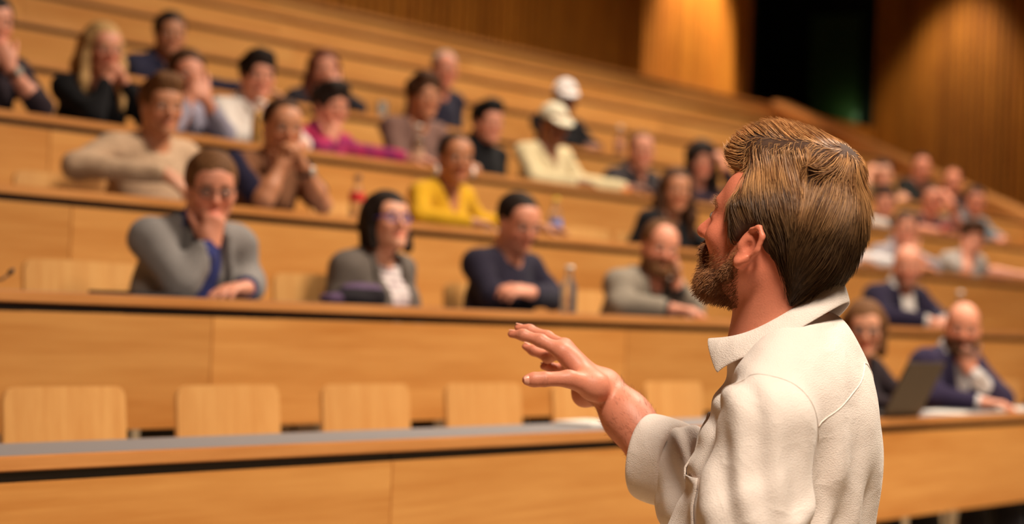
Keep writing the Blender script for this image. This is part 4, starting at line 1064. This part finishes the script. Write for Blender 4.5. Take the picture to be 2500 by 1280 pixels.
tag(link('strands', arr_mesh('strands', a_, b_, True, c_), M['strand'], hair_o), 'light brown combed hair strands', None, None, 'stuff')
# ---- beard
Bd = Blob()
for sx in (-1, 1):
    Bd.chain([hp(sx*.069, .006, -.030), hp(sx*.062, .016, -.065), hp(sx*.042, .048, -.088), hp(sx*.012, .072, -.101)], [.004, .009, .013, .015], .02)
    Bd.chain([hp(0, .098, -.048), hp(sx*.024, .088, -.054), hp(sx*.034, .072, -.085)], [.005, .007, .009], .012)
Bd.ell(hp(0, .070, -.097), V3(.025, .014, .016), .02, HH); Bd.ell(hp(0, .042, -.106), V3(.040, .036, .012), .02, HH)
BV, BQ = Bd.mesh(.0035, 1)
beard = link('beard', arr_mesh('beard', BV, BQ), None, spk); beard.data.materials.append(plain('beard_base', srgb(96, 58, 34), .8, 0, .2, 0, 200))
n = 8000; P = surf_points(BV, BQ, n); cen = hp(0, .02, -.06); out = P-cen; out /= np.linalg.norm(out, axis=1)[:, None]
Lb = (P-hc) @ HH; dn = HH @ V3(0, .25, -1.0); ln = (.0040+.0050*smst(-.06, -.11, Lb[:, 2]))*(.6+.8*rs.rand(n))
d0 = out*.75 + dn*.55 + .35*rs.randn(n, 3); d0 /= np.linalg.norm(d0, axis=1)[:, None]; d1 = d0*.5 + dn*.8 + .25*rs.randn(n, 3); d1 /= np.linalg.norm(d1, axis=1)[:, None]
pth = np.stack([P-d0*.003, P+d0*ln[:, None]*.35, P+d0*ln[:, None]*.65+d1*ln[:, None]*.1, P+d0*ln[:, None]*.8+d1*ln[:, None]*.4], 1)
tn = np.clip(.45+.3*sinnoise(P, 110, 3)+.25*rs.randn(n), 0, 1); bc = np.array(srgb(92, 50, 28)[:3])*(1-tn)[:, None] + np.array(srgb(206, 142, 92)[:3])*tn[:, None]
a_, b_, c_ = tubes(pth, .00024+.00016*rs.rand(n), bc)
tag(link('strands', arr_mesh('strands', a_, b_, True, c_), M['strand'], beard), 'short reddish brown beard hairs', None, None, 'stuff')
# thinner growth over cheeks and jaw, rooted in the skin
Lk = (sv-hc) @ HH; zu = -.016-.46*Lk[:, 1]; mk = (Lk[:, 2] < zu) & (Lk[:, 2] > -.125) & (Lk[:, 1] > -.002) & (np.abs(Lk[:, 0]) < .085) & (np.abs(Lk[:, 0]) > .02) & (Lk[:, 2] > -.13+.3*np.maximum(.05-Lk[:, 1], 0))
ids = np.nonzero(mk)[0]; n = 4600; k_ = rs.choice(ids, n); P = sv[k_] + .0015*rs.randn(n, 3); Lp = (P-hc) @ HH
d0 = sn[k_]*.35 + dn*.9 + HH @ V3(0, .35, 0) + .3*rs.randn(n, 3); d0 /= np.linalg.norm(d0, axis=1)[:, None]; ln = (.006+.005*rs.rand(n))*smst(-.002, .03, (-.016-.46*Lp[:, 1])-Lp[:, 2] + .006*rs.randn(n)+.002)
pth = np.stack([P, P+d0*ln[:, None]*.5, P+d0*ln[:, None]-sn[k_]*ln[:, None]*.12], 1)
tn = np.clip(.5+.25*sinnoise(P, 110, 3)+.25*rs.randn(n), 0, 1); bc = np.array(srgb(104, 60, 36)[:3])*(1-tn)[:, None] + np.array(srgb(186, 124, 80)[:3])*tn[:, None]
a_, b_, c_ = tubes(pth, .00020+.00014*rs.rand(n), bc); tag(link('cheek_strands', arr_mesh('cheek_strands', a_, b_, True, c_), M['strand'], beard), 'short reddish cheek and jaw hairs', None, None, 'stuff')
# brow hairs
n = 260; u = rs.rand(n); sx = np.where(rs.rand(n) < .5, -1, 1); P = np.array([hp(s_*(.014+.036*q), .091-.016*q*q+.002*rs.randn(), .024+.006*q-.014*q*q+.002*rs.randn()) for s_, q in zip(sx, u)])
d = np.array([HH @ V3(s_*.8, .5, .25) for s_ in sx]) + .3*rs.randn(n, 3); pth = np.stack([P, P+d*.004, P+d*.008], 1)
a_, b_, c_ = tubes(pth, np.full(n, .0004), np.tile(np.array(srgb(150, 104, 66)[:3]), (n, 1))); tag(link('eyebrows', arr_mesh('eyebrows', a_, b_, True, c_), M['strand'], spk), None, None, None, 'stuff')
# forearm hairs
n = 650; ax = unit(J['wr']-J['re']); t = .35+.62*rs.rand(n); ang = rs.rand(n)*6.28; s1 = unit(np.cross(ax, V3(0, 0, 1))); s2 = np.cross(s1, ax); Pp = []
for q, w_ in zip(t, ang):
    c = J['re']+(J['wr']-J['re'])*q; dv = s1*math.cos(w_)+s2*math.sin(w_); h = SKIN_BVH.ray_cast(Vector(c+dv*.12), Vector(-dv)); Pp.append((np.array(h[0]) if h[0] else c, dv))
P = np.array([p for p, _ in Pp]); dv = np.array([d for _, d in Pp]); d = ax*1.0 + dv*.45 + .35*rs.randn(n, 3); d /= np.linalg.norm(d, axis=1)[:, None]
pth = np.stack([P, P+d*.005, P+d*.010-dv*.001], 1); a_, b_, c_ = tubes(pth, np.full(n, .00014), np.tile(np.array(srgb(140, 84, 56)[:3]), (n, 1)))
tag(link('arm_hairs', arr_mesh('arm_hairs', a_, b_, True, c_), M['strand'], spk), None, None, None, 'stuff')
# ---- white seersucker shirt
def seersucker(name):
    m, nt, b = new_mat(name)
    b.inputs['Base Color'].default_value = srgb(232, 216, 206); b.inputs['Roughness'].default_value = .85; b.inputs['Sheen Weight'].default_value = .2; b.inputs['Specular IOR Level'].default_value = .2
    b.inputs['Subsurface Weight'].default_value = .08; b.inputs['Subsurface Radius'].default_value = (.01, .007, .005)
    tc = nd(nt, 'ShaderNodeTexCoord'); mp = nd(nt, 'ShaderNodeMapping'); mp.inputs['Scale'].default_value = (420, 420, 680); lk(nt, tc.outputs['Object'], mp.inputs[0])
    n1 = nd(nt, 'ShaderNodeTexNoise', Scale=1.0, Detail=2.0, Roughness=.5); lk(nt, mp.outputs[0], n1.inputs['Vector'])
    n2 = nd(nt, 'ShaderNodeTexNoise', Scale=45.0, Detail=3.0); lk(nt, tc.outputs['Object'], n2.inputs['Vector'])
    ad = nd(nt, 'ShaderNodeMath', operation='MULTIPLY_ADD'); lk(nt, n2.outputs['Fac'], ad.inputs[0]); ad.inputs[1].default_value = .5; lk(nt, n1.outputs['Fac'], ad.inputs[2])
    bp = nd(nt, 'ShaderNodeBump', Strength=.8, Distance=.0013); lk(nt, ad.outputs[0], bp.inputs['Height']); n3 = nd(nt, 'ShaderNodeTexNoise', Scale=17.0, Detail=1.5, Roughness=.4, Distortion=.5); lk(nt, tc.outputs['Object'], n3.inputs['Vector'])
    rg = nd(nt, 'ShaderNodeMath', operation='PINGPONG'); lk(nt, n3.outputs['Fac'], rg.inputs[0]); rg.inputs[1].default_value = .5
    b2 = nd(nt, 'ShaderNodeBump', Strength=.5, Distance=.009); lk(nt, rg.outputs[0], b2.inputs['Height']); lk(nt, bp.outputs[0], b2.inputs['Normal'])
    lk(nt, b2.outputs[0], b.inputs['Normal'])
    return m
M['shirt'] = seersucker('white_seersucker')
S = Blob(); spk_torso(S, .012, .055)
S.rc(J['rs'], J['re'], .066, .060, .03); S.rc(J['re'], J['c0'], .060, .058, .03)
S.rc(J['ls'] + V3(0, 0, .004), J['ls'] + (J['le']-J['ls'])*.5, .066, .076, .022); S.rc(J['ls'] + (J['le']-J['ls'])*.5, J['le'], .076, .070, .03)
S.rc(J['le'], J['le']+(J['lw']-J['le'])*.25, .066, .060, .03)
S.rc(tp(0, -.008, -.105), tp(0, -.002, -.062), .098, .084, .03)
S.rc(tp(0, .02, .012), tp(0, .035, .2), .056, .09, .008, True)
S.rc(tp(-.152, -.110, -.16), tp(-.150, -.085, -.36), .008, .016, .016, True)
def vf(x, y, z):
    X = (x-nb[0])*TT[0, 0]+(y-nb[1])*TT[1, 0]+(z-nb[2])*TT[2, 0]; Y = (x-nb[0])*TT[0, 1]+(y-nb[1])*TT[1, 1]+(z-nb[2])*TT[2, 1]; Z = (x-nb[0])*TT[0, 2]+(y-nb[1])*TT[1, 2]+(z-nb[2])*TT[2, 2]
    return -np.maximum(np.maximum(np.abs(X) - .045*np.clip((Z+.14)/.14, 0, 1.5), -(Y-.02)), -(Z+.14))
S.fn(vf, .006); S.cut(tp(0, 0, -.66), (0, 0, -1), .005)
V, Q = S.mesh(.0046, 1); N = vnormals(V, Q); L = (V-nb) @ TT
# folds: pulled from the arm hole across the back and down the sleeve
def fold(p, d, wl, amp, rad):
    """pleats running along d, fading with distance from p"""
    d = unit(d); q = V-p; along = q @ d; s = unit(np.cross(d, V3(.8, .6, .0))); ac = q @ s
    return amp*np.sin(ac/wl*6.283 + 1.2*np.sin(along*22))*np.exp(-(along**2)/(2*rad**2) - (ac**2)/(2*(rad*.75)**2))
disp = fold(tp(-.13, -.09, -.30), TT @ V3(-.5, -.35, .8), .050, .0050, .085) + fold(tp(-.04, -.12, -.36), TT @ V3(-.75, -.2, .55), .055, .0050, .10)
disp += fold(J['ls']+(J['le']-J['ls'])*.60+V3(-.03, -.04, 0), V3(.55, -.45, .55), .055, .0030, .08) + fold(J['ls']+(J['le']-J['ls'])*.85, V3(.6, -.5, .5), .040, .0045, .08)
disp += fold(J['re']+V3(-.02, 0, .06), V3(.2, .6, .7), .04, .005, .09) + fold(tp(-.12, .08, -.25), TT @ V3(.3, .3, .9), .05, .006, .10)
disp += .0025*sinnoise(V, 34, 8) + .0012*sinnoise(V, 90, 6)
V = V + N*disp[:, None]
shirt = link('shirt', arr_mesh('shirt', V, Q), M['shirt'], spk)
SB = BVHTree.FromPolygons([tuple(v) for v in V], Q.tolist())
def cast(o, d):
    h = SB.ray_cast(Vector(o), Vector(unit(d)))
    return (np.array(h[0]), np.array(h[1])) if h[0] is not None else None
def near(p):
    h = SB.find_nearest(Vector(p)); return np.array(h[0]), np.array(h[1])
def seam(name, pts, r_=.0016, off=.0008):
    o = []
    for p in pts:
        a, n_ = near(p); o.append(tuple(a + n_*off))
    tube(name, o, r_, M['shirt'], shirt, 6)
def patch(name, x0, x1, z0, z1, off=.0035, nx=10, nz=14, point=.0):
    Vv, Ff = [], []
    for i in range(nz+1):
        for j in range(nx+1):
            u, v = j/nx, i/nz; x = x0+(x1-x0)*u; z = z1+(z0-z1)*v - point*(1-abs(2*u-1))*v
            h = cast(tp(x, .5, z), TT @ V3(0, -1, 0)); a = h[0]+h[1]*off if h else tp(x, .13, z); Vv.append(a)
    for i in range(nz):
        for j in range(nx): Ff.append((i*(nx+1)+j, i*(nx+1)+j+1, (i+1)*(nx+1)+j+1, (i+1)*(nx+1)+j))
    o = link(name, arr_mesh(name, Vv, Ff), M['shirt'], shirt); mod = o.modifiers.new('thick', 'SOLIDIFY'); mod.thickness = .003; mod.offset = 0
    return o
patch('chest_pocket', -.135, -.045, -.34, -.22, .004, 10, 12, .012)
patch('placket', -.016, .016, -.60, -.13, .0035, 3, 40)
for z in (-.20, -.29, -.38, -.47):
    h = cast(tp(0, .5, z), TT @ V3(0, -1, 0))
    if h:
        b_o = lathe('button', [(.0055, 0), (.006, .0015), (.004, .0025)], plain('shell_button', srgb(225, 210, 196), .3), shirt, 12); b_o.location = tuple(h[0]+h[1]*.005); b_o.rotation_euler = Vector(h[1]).to_track_quat('Z', 'Y').to_euler()
# arm hole seam, back yoke seam
ax = unit(J['le']-J['ls']); ax = unit(ax*.55 + TT @ V3(-1, 0, 0)); s1 = unit(np.cross(ax, V3(0, 0, 1))); s2 = np.cross(s1, ax)
seam('armhole_seam', [J['ls'] - ax*.012 + V3(0, 0, .012) + (s1*math.cos(a)+s2*math.sin(a))*.085 for a in np.linspace(-.5, 3.6, 30)], .0011, .0002)
yk = []
for x in np.linspace(-.17, .15, 30):
    h = cast(tp(x, -.5, -.055-.52*abs(x)), TT @ V3(0, 1, 0))
    if h: yk.append(tuple(h[0]+h[1]*.0002))
tube('yoke_seam', yk, .0010, M['shirt'], shirt, 6)
# collar: stand folding over into a fall with points
Vv, Ff = [], []; NT, NRW = 44, 6
for i in range(NT+1):
    a = R(-152+304*i/NT); fr = abs(a)/R(152); e = fr**3
    top = V3(.069*math.sin(a), -.090*math.cos(a)+.012+.012*e, .036+.042*math.cos(a)-.034*math.sin(a)**2-.004*e)
    inn = V3(.065*math.sin(a), -.082*math.cos(a)+.012+.010*e, top[2]-.045)
    ab = a*(1-.17*e); rad_o = 1.0
    bot = V3(.108*math.sin(ab)*(1+.02*e), -.111*math.cos(ab)+.008+.004*e, top[2]-.046+.012*math.sin(a)**2-.016*fr**6)
    rows = [inn, inn*.5+top*.5+V3(0, 0, .0), top, top*.66+bot*.34+V3(.006*math.sin(a), -.006*math.cos(a), .006), top*.33+bot*.67+V3(.004*math.sin(a), -.004*math.cos(a), .003), bot]
    for q in rows: Vv.append(nb + TT @ q)
for i in range(NT):
    for j in range(NRW-1): Ff.append((i*NRW+j, i*NRW+j+1, (i+1)*NRW+j+1, (i+1)*NRW+j))
col = link('collar', arr_mesh('collar', Vv, Ff), M['shirt'], shirt); mod = col.modifiers.new('thick', 'SOLIDIFY'); mod.thickness = .0035; mod.offset = 0
mod = col.modifiers.new('sub', 'SUBSURF'); mod.levels = 1; mod.render_levels = 2
# rolled cuff on the raised arm, loose and hanging
def rolled(name, c0, c1, r_up, r_dn, parent):
    ax = unit(c1-c0); sd_ = unit(np.cross(ax, V3(0, 0, 1))); up = np.cross(sd_, ax); Vv, Ff = [], []; n = 36
    prof = [(.02, -.012), (.0, .0), (.25, .004), (.5, .005), (.8, .004), (1.0, .002), (1.02, -.004), (.9, -.009), (.5, -.010)]
    for t, dr in prof:
        for k in range(n):
            a = 6.283*k/n; ru = r_up if math.sin(a) > 0 else r_dn; w_ = 1+.05*math.sin(3*a+2*t)
            Vv.append(c0 + (c1-c0)*t + (sd_*math.cos(a)*(r_up+.004) + up*math.sin(a)*ru)*w_ + (sd_*math.cos(a)+up*math.sin(a))*dr)
    for i in range(len(prof)-1):
        for k in range(n): Ff.append((i*n+k, i*n+(k+1) % n, (i+1)*n+(k+1) % n, (i+1)*n+k))
    o = link(name, arr_mesh(name, Vv, Ff), M['shirt'], parent); m_ = o.modifiers.new('sub', 'SUBSURF'); m_.levels = 1; m_.render_levels = 1
rolled('rolled_cuff', J['c0']+(J['c1']-J['c0'])*.05, J['c1'], .064, .072, shirt)
rolled('rolled_cuff', J['le']+(J['lw']-J['le'])*.18, J['le']+(J['lw']-J['le'])*.38, .062, .062, shirt)
# ---- trousers, belt, shoes
Tb = Blob(); zf = 0.0
Tb.ell(tp(0, 0, -.58), V3(.172, .128, .12), .05, TT)
for sd in (-1, 1):
    hipj = tp(sd*.09, 0, -.62); kn = TT @ V3(sd*.10, .03, 0) + V3(0, 0, .50) + nb*V3(1, 1, 0); an = TT @ V3(sd*.11, .0, 0) + V3(0, 0, .09) + nb*V3(1, 1, 0)
    Tb.chain([hipj, kn, an], [.095, .066, .052], .05)
    so = link('shoe', SHOE, M['shoe'], spk, tuple(an*V3(1, 1, 0)), (0, 0, R(17)))
Tb.cut(tp(0, 0, -.55), (0, 0, 1), .005)
V, Q = Tb.mesh(.010, 1); V += vnormals(V, Q)*(.004*sinnoise(V, 40, 2))[:, None]
link('trousers', arr_mesh('trousers', V, Q), cloth_mat((40, 44, 62)), spk)
# ------------------------------------------------------------------ things on the desks
def glass_mat(name, col, rough=.03, tr=.92):
    m, nt, b = new_mat(name); b.inputs['Base Color'].default_value = col; b.inputs['Roughness'].default_value = rough
    b.inputs['Transmission Weight'].default_value = tr; b.inputs['IOR'].default_value = 1.2
    return m
M['clear'] = glass_mat('clear_glass', srgb(240, 232, 220)); M['plasticw'] = plain('white_plastic', srgb(235, 228, 220), .35)
def bottle(k, x, off, h, label, drink=None, lab=None, cap=(200, 190, 180), neck=.55, glass=None, labz=(.28, .52), r_=.030):
    e = empty('bottle', (x, rowD(k)+off, rowT(k)+.0012)); tag(e, label, 'bottle', 'drinks on the desks')
    pr = [(r_*.85, 0), (r_, .004), (r_, h*neck), (r_*.9, h*(neck+.06)), (r_*.48, h*(neck+.2)), (r_*.42, h*.93), (r_*.46, h*.945), (r_*.46, h*.96)]
    lathe('glass_body', pr, glass or M['clear'], e, 20)
    if drink:
        lathe('drink', [(r_*.78, .004), (r_*.93, .008), (r_*.93, h*neck*.98), (r_*.8, h*(neck+.07)), (r_*.42, h*(neck+.19)), (r_*.3, h*(neck+.22))], plain('drink_%d_%d_%d' % drink, srgb(*drink), .1), e, 20)
    if lab: lathe('paper_label', [(r_+.0006, h*labz[0]), (r_+.0009, h*labz[0]+.001), (r_+.0009, h*labz[1]-.001), (r_+.0006, h*labz[1])], plain('label_%d_%d_%d' % lab, srgb(*lab), .6), e, 20)
    lathe('cap', [(r_*.55, h*.945), (r_*.56, h*.95), (r_*.54, h), (r_*.2, h*1.005)], plain('cap_%d_%d_%d' % cap, srgb(*cap), .35), e, 16)
    return e
bottle(2, 5.883, .13, .170, 'clear cola sized bottle with red label beside the brown polo man', None, (214, 40, 36), (60, 40, 36), labz=(.40, .60))
bottle(2, 7.232, .13, .178, 'water bottle with blue label and yellow cap near the yellow sweater woman', None, (70, 120, 196), (226, 196, 40), labz=(.14, .46))
bottle(3, 6.225, .10, .200, 'bottle of yellow drink before the white shirted man', (222, 160, 30), None, (226, 216, 204))
bottle(3, 7.315, .10, .200, 'brown drink bottle before the mauve knit sweater', (120, 70, 24), (196, 150, 120), (226, 216, 204), labz=(.16, .42))
bottle(4, 10.470, .13, .196, 'pale capped bottle standing alone on the fifth desk', (180, 100, 40), (206, 140, 110), (230, 220, 208))
bottle(1, 5.979, .08, .172, 'clear glass bottle on the second desk by the navy sweater man', None, None, (226, 216, 204))
bottle(1, 9.584, .13, .196, 'bottle on the second desk just behind the bearded man\'s head', (150, 90, 40), None, (226, 220, 214))
bottle(3, 13.342, .10, .150, 'small reddish bottle at the fourth desk, far right', (170, 60, 40), (200, 90, 70), (200, 190, 180))
def tumbler(k, x, off, h, r_, label, mat, fill=None):
    e = empty('drinking_cup', (x, rowD(k)+off, rowT(k)+.0012)); tag(e, label, 'cup', 'drinks on the desks')
    lathe('cup_wall', [(r_*.78, 0), (r_*.8, .002), (r_, h), (r_-.002, h), (r_*.76, .004), (.001, .004)], mat, e, 20)
    if fill: lathe('sleeve', [(r_*.86, h*.30), (r_*.87+.001, h*.31), (r_*.96+.001, h*.78), (r_*.955, h*.79)], fill, e, 20)
tumbler(4, 8.147, .13, .093, .032, 'small clear tumbler on the fifth desk', M['clear'])
tumbler(3, 9.47, .07, .10, .034, 'paper cup with red band held by the dark grey shirted man', M['plasticw'], plain('red_band', srgb(206, 40, 40), .5))
def laptop(k, x, off, rz, label):
    e = empty('laptop', (x, rowD(k)+off, rowT(k)+.0012), rz); tag(e, label, 'laptop')
    mt = plain('laptop_shell', srgb(74, 60, 54), .4, .5)
    box('base', (-.16, -.115, 0), (.16, .115, .014), mt, e, .004)
    box('keyboard', (-.14, -.06, .0135), (.14, .05, .0155), M['gap'], e)
    s = box('screen', (-.16, -.004, 0), (.16, .004, .215), mt, e, .003, (0, .115, .012), (R(-26), 0, 0))
    box('display', (-.15, -.0055, .01), (.15, -.0035, .205), plain('display_dark', srgb(20, 20, 26), .2), s)
# screen back faces the stage, the user sits behind it
laptop(0, 6.77, .135, R(180), 'open dark laptop, its lid towards the stage, before the bearded man')
def sheet(name, k, x, off, w, d, t, rz, mat, label, cat):
    o = box(name, (-w/2, -d/2, 0), (w/2, d/2, t), mat, None, min(.002, t*.3), (x, rowD(k)+off, rowT(k)+.0012), (0, 0, rz)); tag(o, label, cat); return o
paper = plain('white_paper', srgb(236, 226, 216), .8); dark = plain('dark_cover', srgb(46, 40, 40), .5)
sheet('notebook', 0, 4.98, .20, .20, .13, .010, .1, paper, 'pale notebook lying on the front desk under the speaker\'s hand', 'notebook')
sheet('paper_sheet', 0, 7.40, .12, .21, .15, .003, .2, paper, 'white sheet lying beside the open laptop', 'paper')
sheet('paper_pad', 0, 7.93, .12, .26, .18, .012, -.1, paper, 'white paper pad on the front desk, far right', 'paper')
sheet('dark_folder', 1, 3.93, .16, .22, .16, .010, .15, dark, 'dark folder on the second desk beside the grey blazer man', 'folder')
sheet('phone', 2, 6.76, .12, .075, .15, .009, 1.2, plain('pale_phone', srgb(210, 200, 196), .25), 'pale phone on the third desk by the yellow sweater woman', 'phone')
sheet('tablet', 3, 9.28, .14, .20, .14, .010, .1, dark, 'dark tablet on the fourth desk between cream cap and red cup', 'tablet')
fr = Blob(); fr.ell((0, 0, .020), (.026, .024, .020), .01); V, Q = fr.mesh(.005); o = link('orange_fruit', arr_mesh('orange_fruit', V, Q), plain('orange_skin', srgb(230, 130, 60), .5, 0, .05, .0005, 300), None, (9.12, rowD(3)+.09, rowT(3)+.0012)); tag(o, 'small orange item on the fourth desk near the tablet', 'fruit')
# folded coat heaped on the second desk
cb = Blob(); cb.ell((0, 0, .015), (.13, .085, .026), .02); cb.ell((.06, .01, .035), (.085, .07, .032), .03); cb.rc((-.12, -.02, .012), (.05, -.06, .03), .016, .020, .02); cb.rc((.0, .02, .045), (.12, .0, .05), .018, .014, .02); cb.cut((0, 0, .002), (0, 0, -1), .004)
V, Q = cb.mesh(.006); V += vnormals(V, Q)*(.004*sinnoise(V, 60, 3))[:, None]; V[:, 2] = np.maximum(V[:, 2], 0)
cc = np.where(((V[:, 2] > .052) | (V[:, 0] < -.10))[:, None], np.array(srgb(92, 70, 96)[:3]), np.array(srgb(26, 19, 24)[:3]))
o = link('coat', arr_mesh('coat', V, Q, True, cc), M['clothcol'], None, (4.87, rowD(1)+.16, rowT(1)+.0012)); tag(o, 'folded black and purple coat heaped beside the woman in grey blazer', 'coat')
# small gooseneck microphone at the far left of the second desk
mic = empty('microphone', (3.40, rowD(1)+.15, rowT(1)+.0012)); tag(mic, 'small black gooseneck microphone on the second desk at the left edge', 'microphone')
lathe('base', [(.022, 0), (.022, .006), (.006, .010)], M['gap'], mic, 16)
tube('neck', [(0, 0, .008), (.01, 0, .02), (.04, -.01, .028), (.06, -.01, .042)], .003, M['gap'], mic, 8)
tube('capsule', [(.058, -.01, .040), (.068, -.01, .050), (.074, -.01, .056)], [.005, .007, .004], M['gap'], mic, 10)
